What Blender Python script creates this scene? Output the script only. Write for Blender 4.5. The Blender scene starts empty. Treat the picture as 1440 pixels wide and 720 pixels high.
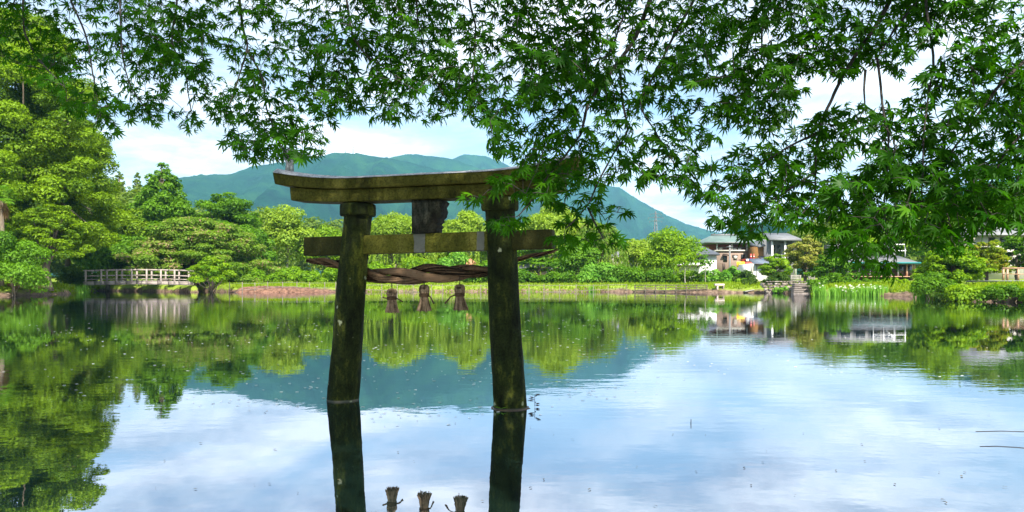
import bpy, math, random
import numpy as np
from mathutils import Vector

R = math.radians
rng = np.random.default_rng(11)
random.seed(5)
sc = bpy.context.scene
col = sc.collection

# ------------------------------------------------------------------ camera, sky, sun, exposure
F, HY, CZ = 1000.0, 398.0, 1.0          # focal length in photo pixels, horizon row, eye height over the water
cd = bpy.data.cameras.new("camera")
cam = bpy.data.objects.new("camera", cd)
col.objects.link(cam)
cam.location = (0, 0, CZ)
cam.rotation_euler = (R(90), 0, 0)
cd.sensor_width = 36.0
cd.lens = 25.0
cd.shift_y = 38.0 / 1440.0
cd.clip_start, cd.clip_end = 0.05, 12000
sc.camera = cam

SUN_EL, SUN_AZ = 45.0, 160.0             # azimuth clockwise from +Y: behind the camera, to the right
W = bpy.data.worlds.new("World")
sc.world = W
W.use_nodes = True
nt = W.node_tree
nt.nodes.clear()
def N(t, ty, **kw):
    n = t.nodes.new(ty)
    for k, v in kw.items():
        setattr(n, k, v)
    return n
out = N(nt, "ShaderNodeOutputWorld")
bg = N(nt, "ShaderNodeBackground")
bg.inputs[1].default_value = 0.075
sky = N(nt, "ShaderNodeTexSky", sky_type='NISHITA', sun_disc=False)
sky.sun_elevation, sky.sun_rotation = R(SUN_EL), R(SUN_AZ)
sky.altitude, sky.air_density, sky.dust_density, sky.ozone_density = 400, 1.0, 0.7, 1.6
tc = N(nt, "ShaderNodeTexCoord")
sx = N(nt, "ShaderNodeSeparateXYZ")
nt.links.new(tc.outputs["Generated"], sx.inputs[0])
zz = N(nt, "ShaderNodeMath", operation='MAXIMUM'); zz.inputs[1].default_value = 0.0
nt.links.new(sx.outputs[2], zz.inputs[0])
za = N(nt, "ShaderNodeMath", operation='ADD'); za.inputs[1].default_value = 0.13
nt.links.new(zz.outputs[0], za.inputs[0])
dv = N(nt, "ShaderNodeVectorMath", operation='DIVIDE')
cmb = N(nt, "ShaderNodeCombineXYZ")
for i in range(3): nt.links.new(za.outputs[0], cmb.inputs[i])
nt.links.new(tc.outputs["Generated"], dv.inputs[0]); nt.links.new(cmb.outputs[0], dv.inputs[1])
def noise(t, vec, scale, detail=5, rough=0.55, dist=0.0):
    n = N(t, "ShaderNodeTexNoise"); n.inputs["Scale"].default_value = scale
    n.inputs["Detail"].default_value = detail; n.inputs["Roughness"].default_value = rough
    n.inputs["Distortion"].default_value = dist
    if vec is not None: t.links.new(vec, n.inputs["Vector"])
    return n
def ramp(t, fac, stops):
    r = N(t, "ShaderNodeValToRGB")
    el = r.color_ramp.elements
    while len(el) < len(stops): el.new(0.5)
    for e, (p, c) in zip(el, stops):
        e.position = p; e.color = (*c, 1) if len(c) == 3 else c
    t.links.new(fac, r.inputs[0])
    return r
cn = noise(nt, dv.outputs[0], 0.85, 7, 0.58, 0.4)
cm = ramp(nt, cn.outputs[0], [(0.40, (0, 0, 0)), (0.58, (1, 1, 1))])
cn2 = noise(nt, dv.outputs[0], 2.1, 5, 0.6, 0.2)
cc = ramp(nt, cn2.outputs[0], [(0.34, (3.3, 3.5, 4.5)), (0.50, (6.6, 6.8, 7.4)), (0.60, (8.6, 8.7, 9.0))])
# thick white air low over the horizon joins the clouds together
lo = N(nt, "ShaderNodeMapRange"); lo.inputs[1].default_value = 0.0; lo.inputs[2].default_value = 0.20
lo.inputs[3].default_value = 0.95; lo.inputs[4].default_value = 0.10
nt.links.new(zz.outputs[0], lo.inputs[0])
cmx = N(nt, "ShaderNodeMath", operation='ADD', use_clamp=True)
cms = N(nt, "ShaderNodeMath", operation='MULTIPLY'); cms.inputs[1].default_value = 0.80
nt.links.new(cm.outputs[0], cms.inputs[0])
nt.links.new(cms.outputs[0], cmx.inputs[0]); nt.links.new(lo.outputs[0], cmx.inputs[1])
mx = N(nt, "ShaderNodeMix", data_type='RGBA')
nt.links.new(cmx.outputs[0], mx.inputs[0])
nt.links.new(sky.outputs[0], mx.inputs[6]); nt.links.new(cc.outputs[0], mx.inputs[7])
nt.links.new(mx.outputs[2], bg.inputs[0])
nt.links.new(bg.outputs[0], out.inputs[0])

sd = bpy.data.lights.new("sun", 'SUN')
sd.energy, sd.angle, sd.color = 5.0, R(0.5), (1.0, 0.95, 0.86)
sun = bpy.data.objects.new("sun", sd)
col.objects.link(sun)
sv = Vector((math.sin(R(SUN_AZ)) * math.cos(R(SUN_EL)), math.cos(R(SUN_AZ)) * math.cos(R(SUN_EL)), math.sin(R(SUN_EL))))
sun.rotation_euler = (-sv).to_track_quat('-Z', 'Y').to_euler()
sun.location = (0, 0, 60)

vs = sc.view_settings
sc.display_settings.display_device = 'sRGB'
vs.view_transform, vs.look, vs.exposure, vs.gamma = 'Standard', 'None', 1.70, 1.0
vs.use_curve_mapping = False
cy = sc.cycles
cy.use_denoising = True
cy.max_bounces, cy.diffuse_bounces, cy.glossy_bounces, cy.transmission_bounces, cy.volume_bounces = 8, 3, 4, 4, 0
cy.transparent_max_bounces = 8

# ------------------------------------------------------------------ helpers
def P(px, py, d):
    return np.array([(px - 720.0) / F * d, d, CZ + (HY - py) / F * d])

def nrm(v):
    v = np.asarray(v, float)
    return v / (np.linalg.norm(v, axis=-1, keepdims=True) + 1e-9)

class MB:
    """collects geometry and links it as ONE mesh"""
    def __init__(s):
        s.v, s.f, s.t, s.n = [], [], [], 0
    def add(s, v, faces, tone=None):
        v = np.asarray(v, float).reshape(-1, 3)
        s.v.append(v)
        same = isinstance(faces, np.ndarray) or len({len(q) for q in faces}) == 1
        if same:
            f = np.asarray(faces, int)
            s.f.append(f + s.n)
            m = len(f)
        else:
            s.f.extend([np.asarray([q], int) + s.n for q in faces]); m = len(faces)
        s.t.append(np.full(m, 0.5) if tone is None else np.broadcast_to(np.asarray(tone, float), (m,)))
        s.n += len(v)
        return s
    def box(s, c, size, rot=0.0, tilt=None, tone=None, bev=0.0):
        hx, hy, hz = [q / 2 for q in size]
        if bev > 0:
            b = min(bev, hx * .9, hy * .9, hz * .9)
            v = []
            for (X, Y, Z) in ((hx - b, hy - b, hz), (hx, hy - b, hz - b), (hx - b, hy, hz - b)):
                v += [(sx_ * X, sy_ * Y, sz_ * Z) for sx_ in (-1, 1) for sy_ in (-1, 1) for sz_ in (-1, 1)]
            from mathutils.geometry import convex_hull_2d  # noqa
            v = np.array(v)
            import bmesh
            bm = bmesh.new()
            for q in v: bm.verts.new(q)
            bmesh.ops.convex_hull(bm, input=bm.verts[:])
            bm.verts.index_update()
            vv = np.array([q.co[:] for q in bm.verts]); ff = [[q.index for q in fa.verts] for fa in bm.faces]
            bm.free()
        else:
            vv = np.array([(a * hx, b_ * hy, c_ * hz) for a in (-1, 1) for b_ in (-1, 1) for c_ in (-1, 1)])
            ff = [(0, 1, 3, 2), (4, 6, 7, 5), (0, 4, 5, 1), (2, 3, 7, 6), (0, 2, 6, 4), (1, 5, 7, 3)]
        if tilt is not None:
            a = tilt
            vv = vv @ np.array([[math.cos(a), 0, math.sin(a)], [0, 1, 0], [-math.sin(a), 0, math.cos(a)]]).T
        ca, sa = math.cos(rot), math.sin(rot)
        vv = vv @ np.array([[ca, sa, 0], [-sa, ca, 0], [0, 0, 1]])
        return s.add(vv + np.asarray(c), ff, tone)
    def tube(s, path, radii, n=6, cap=True, ell=1.0):
        p = np.asarray(path, float)
        m = len(p)
        r = np.broadcast_to(np.asarray(radii, float), (m,))
        d = nrm(np.gradient(p, axis=0))
        ref = np.array([0.13, 0.21, 1.0]) if abs(d[:, 2]).mean() < 0.85 else np.array([1.0, 0.15, 0.1])
        a = nrm(np.cross(d, ref)); b = np.cross(d, a)
        th = np.linspace(0, 2 * math.pi, n, endpoint=False)
        ring = (a[:, None] * np.cos(th)[None, :, None] + b[:, None] * np.sin(th)[None, :, None] * ell) * r[:, None, None] + p[:, None]
        i = np.arange(m - 1)[:, None] * n; j = np.arange(n)[None]; k = (j + 1) % n
        q = np.stack([i + j, i + k, i + n + k, i + n + j], -1).reshape(-1, 4)
        base = s.n
        s.add(ring.reshape(-1, 3), q)
        if cap and n > 2:
            s.f.append(np.array([list(range(n))[::-1]]) + base); s.f.append(np.array([list(range((m - 1) * n, m * n))]) + base)
            s.t += [np.array([.5]), np.array([.5])]
        return s
    def prism(s, poly, y0, y1):
        """polygon in x,z extruded along y"""
        m = len(poly)
        v = [(a, y0, b) for a, b in poly] + [(a, y1, b) for a, b in poly]
        f = [[(i + 1) % m, i, i + m, (i + 1) % m + m] for i in range(m)]
        f.append(list(range(m))); f.append(list(range(m, 2 * m))[::-1])
        return s.add(v, f)
    def build(s, name, mat, parent=None, base=(0, 0, 0), smooth=False, label=None):
        v = np.concatenate(s.v) - np.asarray(base, float)
        fl = [f for f in s.f]
        cnt = np.concatenate([np.full(len(f), f.shape[1]) for f in fl])
        loops = np.concatenate([f.ravel() for f in fl])
        me = bpy.data.meshes.new(name)
        me.vertices.add(len(v)); me.vertices.foreach_set("co", v.ravel())
        me.loops.add(len(loops)); me.loops.foreach_set("vertex_index", loops)
        me.polygons.add(len(cnt))
        me.polygons.foreach_set("loop_start", np.concatenate([[0], np.cumsum(cnt)[:-1]]))
        me.polygons.foreach_set("loop_total", cnt)
        if smooth: me.polygons.foreach_set("use_smooth", np.ones(len(cnt), bool))
        at = me.attributes.new("tone", 'FLOAT', 'FACE')
        at.data.foreach_set("value", np.concatenate(s.t).astype(np.float32))
        me.update(); me.validate()
        me.materials.append(mat)
        o = bpy.data.objects.new(name, me)
        col.objects.link(o)
        if parent is not None: o.parent = parent
        else: o.location = base
        if label: o["label"] = label
        return o

def tag(o, label, cat, group=None, kind=None):
    o["label"] = label
    if cat: o["category"] = cat
    if group: o["group"] = group
    if kind: o["kind"] = kind
    return o
def thing(name, label, cat, loc=(0, 0, 0), group=None):
    o = bpy.data.objects.new(name, None)
    col.objects.link(o)
    o.location = [float(q) for q in loc]
    o.empty_display_size = 0.2
    return tag(o, label, cat, group)
def struct(o, label=None):
    o["kind"] = "structure"
    if label: o["label"] = label
    return o

# ------------------------------------------------------------------ materials
def newmat(name):
    m = bpy.data.materials.new(name); m.use_nodes = True
    t = m.node_tree; t.nodes.clear()
    return m, t, N(t, "ShaderNodeOutputMaterial")
def coords(t, scale=(1, 1, 1), which="Object"):
    c = N(t, "ShaderNodeTexCoord"); mp = N(t, "ShaderNodeMapping")
    mp.inputs["Scale"].default_value = scale
    t.links.new(c.outputs[which], mp.inputs[0])
    return mp.outputs[0]
def solid(name, c1, c2=None, scale=6, rough=0.8, bump=0.0, bscale=30, stretch=(1, 1, 1), spec=0.3, lo=0.35, hi=0.65, metal=0.0):
    m, t, o = newmat(name)
    b = N(t, "ShaderNodeBsdfPrincipled")
    b.inputs["Roughness"].default_value = rough; b.inputs["Specular IOR Level"].default_value = spec
    b.inputs["Metallic"].default_value = metal
    v = coords(t, stretch)
    n = noise(t, v, scale, 6, 0.6)
    r = ramp(t, n.outputs[0], [(lo, c1), (hi, c2 or c1)])
    t.links.new(r.outputs[0], b.inputs["Base Color"])
    if bump:
        n2 = noise(t, v, bscale, 5, 0.6)
        bp = N(t, "ShaderNodeBump"); bp.inputs["Strength"].default_value = bump; bp.inputs["Distance"].default_value = 0.02
        t.links.new(n2.outputs[0], bp.inputs["Height"]); t.links.new(bp.outputs[0], b.inputs["Normal"])
    t.links.new(b.outputs[0], o.inputs[0])
    return m
def leafmat(name, c1, c2, transl=0.46, rough=0.6, gloss=0.012, tip=None):
    """foliage colour differs leaf by leaf through the face attribute tone"""
    m, t, o = newmat(name)
    a = N(t, "ShaderNodeAttribute", attribute_name="tone")
    st = [(0.0, c1), (0.8, c2)] + ([(1.0, tip)] if tip else [])
    r = ramp(t, a.outputs["Fac"], st)
    d = N(t, "ShaderNodeBsdfDiffuse"); tr = N(t, "ShaderNodeBsdfTranslucent"); g = N(t, "ShaderNodeBsdfGlossy")
    g.inputs["Roughness"].default_value = rough
    hs = N(t, "ShaderNodeHueSaturation"); hs.inputs["Saturation"].default_value = 1.1; hs.inputs["Value"].default_value = 1.25
    t.links.new(r.outputs[0], d.inputs[0]); t.links.new(r.outputs[0], hs.inputs["Color"]); t.links.new(hs.outputs[0], tr.inputs[0])
    m1 = N(t, "ShaderNodeMixShader"); m1.inputs[0].default_value = transl
    t.links.new(d.outputs[0], m1.inputs[1]); t.links.new(tr.outputs[0], m1.inputs[2])
    m2 = N(t, "ShaderNodeMixShader"); m2.inputs[0].default_value = gloss
    t.links.new(m1.outputs[0], m2.inputs[1]); t.links.new(g.outputs[0], m2.inputs[2])
    t.links.new(m2.outputs[0], o.inputs[0])
    return m
PAL = {
    'cedar': leafmat("cedar_leaf", (0.0352, 0.0907, 0.0023), (0.1716, 0.2808, 0.0041)),
    'mid': leafmat("mid_leaf", (0.0342, 0.1051, 0.005), (0.1166, 0.2484, 0.0082)),
    'dark': leafmat("dark_leaf", (0.0202, 0.0576, 0.0058), (0.0654, 0.1215, 0.0091)),
    'yg': leafmat("yellow_green_leaf", (0.0597, 0.1561, 0.0041), (0.2034, 0.3305, 0.0072)),
    'pale': leafmat("pale_leaf", (0.1115, 0.202, 0.0151), (0.2665, 0.3769, 0.0299)),
    'silk': leafmat("silk_leaf", (0.0674, 0.1473, 0.0138), (0.1823, 0.295, 0.0243), tip=(.30, .20, .12)),
    'beige': leafmat("beige_leaf", (0.1483, 0.1876, 0.0243), (0.3027, 0.3142, 0.0518), tip=(.27, .22, .07)),
    'hedge': leafmat("hedge_leaf", (0.0683, 0.1761, 0.0041), (0.184, 0.324, 0.0072)),
    'red': leafmat("bronze_leaf", (0.1019, 0.1651, 0.0086), (0.2331, 0.2928, 0.0142), tip=(.27, .20, .03)),
    'reed': leafmat("reed_leaf", (0.0721, 0.2201, 0.0162), (0.1704, 0.3411, 0.036)),
    'grass': leafmat("grass_blade", (0.09856, 0.174, 0.008), (0.192, 0.2668, 0.01408), gloss=0.0),
    'far': leafmat("hazed_leaf", (0.0669, 0.1281, 0.0146), (0.1499, 0.2142, 0.0233)),  # leaf colours paled to paint in the haze of distance
    'dry': leafmat("dry_leaf", (.160, .090, .040), (.330, .210, .110)),
    'bloom': leafmat("white_bloom", (.55, .56, .45), (.75, .75, .62)),
}
BARK = solid("bark", (.055, .042, .028), (.14, .11, .075), 5, 0.9, 0.6, 20, (1, 1, .25))
PALEBARK = solid("pale_bark", (.14, .125, .10), (.30, .28, .24), 4, 0.9, 0.3, 20, (1, 1, .4))
DARKTWIG = solid("maple_bark", (.018, .014, .012), (.05, .042, .036), 18, 0.75, 0.4, 60)
WOOD = solid("weathered_wood", (0.198, 0.1595, 0.132), (0.308, 0.264, 0.231), 3, 0.8, 0.2, 40, (.3, 4, 4))
POST = solid("grey_post_wood", (0.1, 0.0825, 0.0625), (0.18, 0.155, 0.12), 4, 0.9, 0.2, 40)
RAILW = solid("brown_rail_wood", (0.065, 0.0525, 0.035), (0.12, 0.1, 0.07), 4, 0.9, 0.2, 40)
WHITE = solid("white_plaster", (0.544, 0.536, 0.512), (0.64, 0.632, 0.616), 1.2, 0.8)
CREAM = solid("cream_plaster", (0.39, 0.36, 0.3), (0.465, 0.435, 0.375), 1.2, 0.8)
GLASS = solid("window_glass", (.012, .016, .018), (.03, .036, .04), 1, 0.08, spec=0.6)
DARKW = solid("dark_timber", (.035, .024, .018), (.075, .05, .036), 3, 0.7)
REDW = solid("red_brown_boards", (.16, .045, .03), (.24, .075, .05), 4, 0.7, stretch=(1, 1, 8))
ORANGE = solid("orange_boards", (.20, .10, .03), (.28, .145, .045), 3, 0.7)
SALMON = solid("salmon_timber", (0.36, 0.2, 0.128), (0.48, 0.288, 0.2), 3, 0.75)
YELLOW = solid("yellow_paint", (.80, .54, .02), (.86, .62, .04), 3, 0.5)
ORANGEP = solid("orange_paint", (.62, .20, .02), (.68, .24, .03), 3, 0.5)
BLUEP = solid("blue_paint", (.02, .10, .42), (.03, .13, .50), 3, 0.5)
REDP = solid("red_paint", (.42, .05, .035), (.52, .08, .05), 3, 0.55)
TEAL = solid("turquoise_metal", (.015, .13, .14), (.025, .18, .18), 3, 0.5)
GREYC = solid("grey_concrete", (0.135, 0.135, 0.1305), (0.189, 0.1845, 0.18), 3, 0.85)
STEEL = solid("galvanised_steel", (0.098, 0.1015, 0.105), (0.147, 0.1505, 0.154), 3, 0.5, metal=0.3)
def roofmat(name, c1, c2, freq, axis=0):
    m, t, o = newmat(name)
    b = N(t, "ShaderNodeBsdfPrincipled"); b.inputs["Roughness"].default_value = 0.55
    v = coords(t)
    w = N(t, "ShaderNodeTexWave", wave_type='BANDS', bands_direction='XZ'[axis]); w.inputs["Scale"].default_value = freq
    w.inputs["Distortion"].default_value = 0.2
    t.links.new(v, w.inputs[0])
    n = noise(t, v, 0.8, 5)
    r = ramp(t, n.outputs[0], [(.3, c1), (.7, c2)])
    bp = N(t, "ShaderNodeBump"); bp.inputs["Strength"].default_value = 0.6; bp.inputs["Distance"].default_value = 0.05
    t.links.new(w.outputs["Fac"], bp.inputs["Height"]); t.links.new(bp.outputs[0], b.inputs["Normal"])
    t.links.new(r.outputs[0], b.inputs["Base Color"]); t.links.new(b.outputs[0], o.inputs[0])
    return m
GREENROOF = roofmat("green_copper_roof", (0.08, 0.125, 0.11), (0.12, 0.17, 0.15), 1.6)
SLATE = roofmat("slate_roof", (0.0425, 0.0475, 0.06), (0.07, 0.075, 0.09), 1.6, 1)
BLUESLATE = roofmat("blue_slate_roof", (0.077, 0.099, 0.132), (0.121, 0.143, 0.176), 2.0)
GREYROOF = roofmat("grey_tile_roof", (0.1, 0.1025, 0.105), (0.16, 0.16, 0.165), 1.6, 1)
def brickmat(name, c1, c2, mortar, scale, rowh=.25, width=.5):
    m, t, o = newmat(name)
    b = N(t, "ShaderNodeBsdfPrincipled"); b.inputs["Roughness"].default_value = 0.9
    c = N(t, "ShaderNodeTexCoord"); s = N(t, "ShaderNodeSeparateXYZ"); k = N(t, "ShaderNodeCombineXYZ")
    t.links.new(c.outputs["Object"], s.inputs[0]); t.links.new(s.outputs[0], k.inputs[0]); t.links.new(s.outputs[2], k.inputs[1])
    br = N(t, "ShaderNodeTexBrick"); br.inputs["Scale"].default_value = scale
    br.inputs["Color1"].default_value = (*c1, 1); br.inputs["Color2"].default_value = (*c2, 1); br.inputs["Mortar"].default_value = (*mortar, 1)
    br.inputs["Row Height"].default_value = rowh; br.inputs["Brick Width"].default_value = width
    t.links.new(k.outputs[0], br.inputs[0]); t.links.new(br.outputs[0], b.inputs["Base Color"]); t.links.new(b.outputs[0], o.inputs[0])
    return m
BRICK = brickmat("brown_brick", (0.18, 0.114, 0.081), (0.216, 0.144, 0.105), (0.216, 0.18, 0.144), 1.0)
def stonewall_mat():
    m, t, o = newmat("dry_stone")
    b = N(t, "ShaderNodeBsdfPrincipled"); b.inputs["Roughness"].default_value = 0.95
    v = coords(t)
    vo = N(t, "ShaderNodeTexVoronoi"); vo.inputs["Scale"].default_value = 2.6; t.links.new(v, vo.inputs[0])
    ve = N(t, "ShaderNodeTexVoronoi", feature='DISTANCE_TO_EDGE'); ve.inputs["Scale"].default_value = 2.6; t.links.new(v, ve.inputs[0])
    r = ramp(t, vo.outputs["Color"], [(.15, (.10, .085, .065)), (.55, (.19, .155, .12)), (.95, (.34, .30, .26))])
    e = ramp(t, ve.outputs[0], [(.0, (.03, .03, .02)), (.09, (1, 1, 1))])
    mm = N(t, "ShaderNodeMix", data_type='RGBA', blend_type='MULTIPLY'); mm.inputs[0].default_value = 1
    t.links.new(r.outputs[0], mm.inputs[6]); t.links.new(e.outputs[0], mm.inputs[7])
    bp = N(t, "ShaderNodeBump"); bp.inputs["Distance"].default_value = 0.06
    t.links.new(ve.outputs[0], bp.inputs["Height"]); t.links.new(bp.outputs[0], b.inputs["Normal"])
    t.links.new(mm.outputs[2], b.inputs["Base Color"]); t.links.new(b.outputs[0], o.inputs[0])
    return m
STONEWALL = stonewall_mat()

# ------------------------------------------------------------------ ground, lake, hills
SH = [(-60, 417), (0, 416), (60, 415), (100, 413.2), (120, 410.6), (140, 409.0), (262, 409.0), (282, 411.2), (330, 411), (400, 411),
      (480, 410.7), (880, 410.7), (1000, 411.5), (1080, 412), (1138, 413), (1150, 415.2), (1240, 416.2), (1295, 417.5), (1330, 422.5), (1440, 425), (1500, 427)]
pts = [((a - 720) / F * 1000 / (b - HY), 1000 / (b - HY)) for a, b in SH]
pts = [(-30, 1.6), (-46, 14), (-50, 34)] + pts + [(29, 26), (27, 12), (18, 2.0), (6, 1.25), (0, 1.15), (-8, 1.25), (-18, 1.4)]
LC = np.array([-4.0, 32.0])
pp = np.array(pts) - LC
pang = np.arctan2(pp[:, 0], pp[:, 1]); prad = np.hypot(pp[:, 0], pp[:, 1])
od = np.argsort(pang); pang, prad = pang[od], prad[od]
def shore(a):
    return np.interp(a, pang, prad, period=2 * math.pi)
OFF = np.array([-60, -12, -3, -.6, 0, .35, .8, 1.6, 3, 6, 12, 25, 50, 100, 220, 500, 1100, 2200, 3800])
HGT = np.array([-2.2, -2.0, -1.3, -.3, -.02, .22, .42, .62, .80, .92, 1.02, 1.25, 1.7, 2.4, 3, 4, 5, 6, 7])
def gz(x, y):
    d = np.array([x, y]) - LC
    a = math.atan2(d[0], d[1])
    h = float(np.interp(math.hypot(*d) - shore(a), OFF, HGT))
    return h * (0.35 if (y < 4 and h > 0 and abs(x) < 30) else 1.0)
na = 900
A = np.linspace(-math.pi, math.pi, na, endpoint=False)
rows = []
r_in = [0.0, .3, .6, .8, .9, .96]
for k, fr in enumerate(r_in):
    rr = shore(A) * fr
    h = np.interp(rr - shore(A), OFF, HGT)
    rows.append(np.stack([LC[0] + np.sin(A) * rr, LC[1] + np.cos(A) * rr, h], -1))
for o_, h_ in zip(OFF[3:], HGT[3:]):
    jit = np.interp(np.arange(na * 1), np.arange(0, na, 3), rng.normal(0, .18 if o_ > .1 else .05, len(range(0, na, 3)))) if o_ < 30 else 0
    rr = shore(A) + o_ + jit * min(max(o_, .3), 1.5)
    v = np.stack([LC[0] + np.sin(A) * rr, LC[1] + np.cos(A) * rr, np.full(na, h_)], -1)
    nearb = (v[:, 1] < 4) & (abs(v[:, 0]) < 30)
    if h_ > 0: v[:, 2] = np.where(nearb, h_ * .35, h_) + (rng.normal(0, .05, na) if .3 < o_ < 60 else 0)
    rows.append(v)
g = MB()
V = np.concatenate(rows)
i = np.arange(len(rows) - 1)[:, None] * na; j = np.arange(na)[None]; k = (j + 1) % na
g.add(V, np.stack([i + j, i + na + j, i + na + k, i + k], -1).reshape(-1, 4))
def groundmat():
    m, t, o = newmat("bank_soil_and_grass")
    b = N(t, "ShaderNodeBsdfPrincipled"); b.inputs["Roughness"].default_value = 0.95; b.inputs["Specular IOR Level"].default_value = 0.1
    v = coords(t)
    geo = N(t, "ShaderNodeNewGeometry"); s = N(t, "ShaderNodeSeparateXYZ"); t.links.new(geo.outputs["Position"], s.inputs[0])
    n = noise(t, v, .5, 6, .65); n2 = noise(t, v, 3.0, 5)
    ad = N(t, "ShaderNodeMath", operation='MULTIPLY_ADD'); ad.inputs[1].default_value = 1.1
    t.links.new(n.outputs[0], ad.inputs[0]); t.links.new(s.outputs[2], ad.inputs[2])
    f = ramp(t, ad.outputs[0], [(.74, (0, 0, 0)), (.98, (1, 1, 1))])
    soil = ramp(t, n2.outputs[0], [(.3, (.05, .036, .022)), (.5, (.115, .076, .052)), (.7, (.20, .14, .10))])
    gr = ramp(t, n.outputs[0], [(.3, (.10, .15, .014)), (.7, (.19, .25, .03))])
    mm = N(t, "ShaderNodeMix", data_type='RGBA')
    t.links.new(f.outputs[0], mm.inputs[0]); t.links.new(soil.outputs[0], mm.inputs[6]); t.links.new(gr.outputs[0], mm.inputs[7])
    bp = N(t, "ShaderNodeBump"); bp.inputs["Distance"].default_value = 0.08; t.links.new(n2.outputs[0], bp.inputs["Height"])
    t.links.new(bp.outputs[0], b.inputs["Normal"])
    t.links.new(mm.outputs[2], b.inputs["Base Color"]); t.links.new(b.outputs[0], o.inputs[0])
    return m
struct(g.build("ground", groundmat(), smooth=True), "grassy earth banks round the lake")

def watermat():
    m, t, o = newmat("lake_water")
    d = N(t, "ShaderNodeBsdfDiffuse"); d.inputs[0].default_value = (.006, .016, .012, 1)
    gl = N(t, "ShaderNodeBsdfGlossy"); gl.inputs["Roughness"].default_value = 0.0
    gl.inputs[0].default_value = (.86, .86, .92, 1)
    fr = N(t, "ShaderNodeFresnel"); fr.inputs[0].default_value = 1.33
    pw = N(t, "ShaderNodeMath", operation='POWER'); pw.inputs[1].default_value = 0.25
    t.links.new(fr.outputs[0], pw.inputs[0])
    v = coords(t, (1, 1, 1)); v2 = coords(t, (.35, 1, 1))
    n1 = noise(t, v2, 3.2, 3, .5); n2 = noise(t, v, 11, 2, .5)
    w3 = noise(t, v, .12, 3, .5)
    mk = ramp(t, w3.outputs[0], [(.40, (.12, .12, .12)), (.66, (1, 1, 1))])
    ad = N(t, "ShaderNodeMath", operation='MULTIPLY_ADD'); ad.inputs[1].default_value = 0.25
    t.links.new(n2.outputs[0], ad.inputs[0]); t.links.new(n1.outputs[0], ad.inputs[2])
    bp = N(t, "ShaderNodeBump"); bp.inputs["Strength"].default_value = 1.0
    bd = N(t, "ShaderNodeMath", operation='MULTIPLY'); bd.inputs[1].default_value = 0.0035
    t.links.new(mk.outputs[0], bd.inputs[0]); t.links.new(bd.outputs[0], bp.inputs["Distance"])
    t.links.new(ad.outputs[0], bp.inputs["Height"])
    for q in (gl, fr): t.links.new(bp.outputs[0], q.inputs["Normal"])
    mx_ = N(t, "ShaderNodeMixShader")
    t.links.new(pw.outputs[0], mx_.inputs[0]); t.links.new(d.outputs[0], mx_.inputs[1]); t.links.new(gl.outputs[0], mx_.inputs[2])
    t.links.new(mx_.outputs[0], o.inputs[0])
    return m
wm = MB(); rr = shore(A) + 2.2
ring = np.stack([LC[0] + np.sin(A) * rr, LC[1] + np.cos(A) * rr, np.zeros(na)], -1)
wm.add(np.concatenate([[[LC[0], LC[1], 0]], ring]), np.stack([np.zeros(na, int), 1 + np.arange(na), 1 + (np.arange(na) + 1) % na], -1)[:, ::-1])
struct(wm.build("lake", watermat()), "still lake mirroring trees, hills and sky")

def hill(label, prof, D, front, seed, amp):
    """a forested ridge: its skyline from the profile, slopes falling to both sides"""
    r_ = np.random.default_rng(seed)
    prof = np.array(prof, float)
    nx, ny = 260, 60
    px = np.linspace(prof[0, 0], prof[-1, 0], nx)
    hz = CZ + (HY - np.interp(px, prof[:, 0], prof[:, 1])) / F * D
    hz += np.convolve(r_.normal(0, 1, nx), np.ones(3) / 3, 'same') * D * .0005
    t_ = np.concatenate([np.linspace(0, 1, ny), np.linspace(1, 0, 14)[1:]])
    dist = np.concatenate([D - front * (1 - np.linspace(0, 1, ny)), D + front * .8 * np.linspace(0, 1, 14)[1:]])
    u = np.linspace(0, 1, nx)
    rav = np.zeros((len(t_), nx))
    for q in range(9):
        f1 = r_.uniform(3, 22); ph = r_.uniform(0, 6.28); sl = r_.uniform(-2, 2)
        rav += np.sin(u[None] * f1 * 6.28 + ph + sl * t_[:, None] * 3) / (f1 ** .6)
    prf = np.clip(t_, 0, 1) ** 1.25
    Z = hz[None] * prf[:, None] + rav * amp * (np.sin(np.clip(t_, 0, 1) * math.pi) ** .8)[:, None]
    Z += r_.normal(0, amp * .05, Z.shape) * (np.clip(t_, 0, 1) < 1)[:, None]
    Z = np.maximum(Z, 2)
    X = (px[None] - 720) / F * D * (0.55 + .45 * dist[:, None] / D)
    Y = np.broadcast_to(dist[:, None], Z.shape)
    m = MB(); n_ = len(t_)
    i = np.arange(n_ - 1)[:, None] * nx; j = np.arange(nx - 1)[None]
    m.add(np.stack([X, Y, Z], -1), np.stack([i + j, i + j + 1, i + nx + j + 1, i + nx + j], -1).reshape(-1, 4))
    return struct(m.build("mountain", HILLM, smooth=True), label)
def hillmat():
    m, t, o = newmat("forested_slope")
    b = N(t, "ShaderNodeBsdfPrincipled"); b.inputs["Roughness"].default_value = 1.0; b.inputs["Specular IOR Level"].default_value = 0
    v = coords(t)
    n = noise(t, v, .008, 9, .68); n2 = noise(t, v, .05, 6, .7)
    r = ramp(t, n.outputs[0], [(.34, (.002, .020, .014)), (.50, (.006, .044, .022)), (.66, (.020, .080, .024))])
    bp = N(t, "ShaderNodeBump"); bp.inputs["Strength"].default_value = 1.0; bp.inputs["Distance"].default_value = 22.0
    t.links.new(n2.outputs[0], bp.inputs["Height"]); t.links.new(bp.outputs[0], b.inputs["Normal"])
    t.links.new(r.outputs[0], b.inputs["Base Color"]); t.links.new(b.outputs[0], o.inputs[0])
    return m
HILLM = hillmat()
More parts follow.
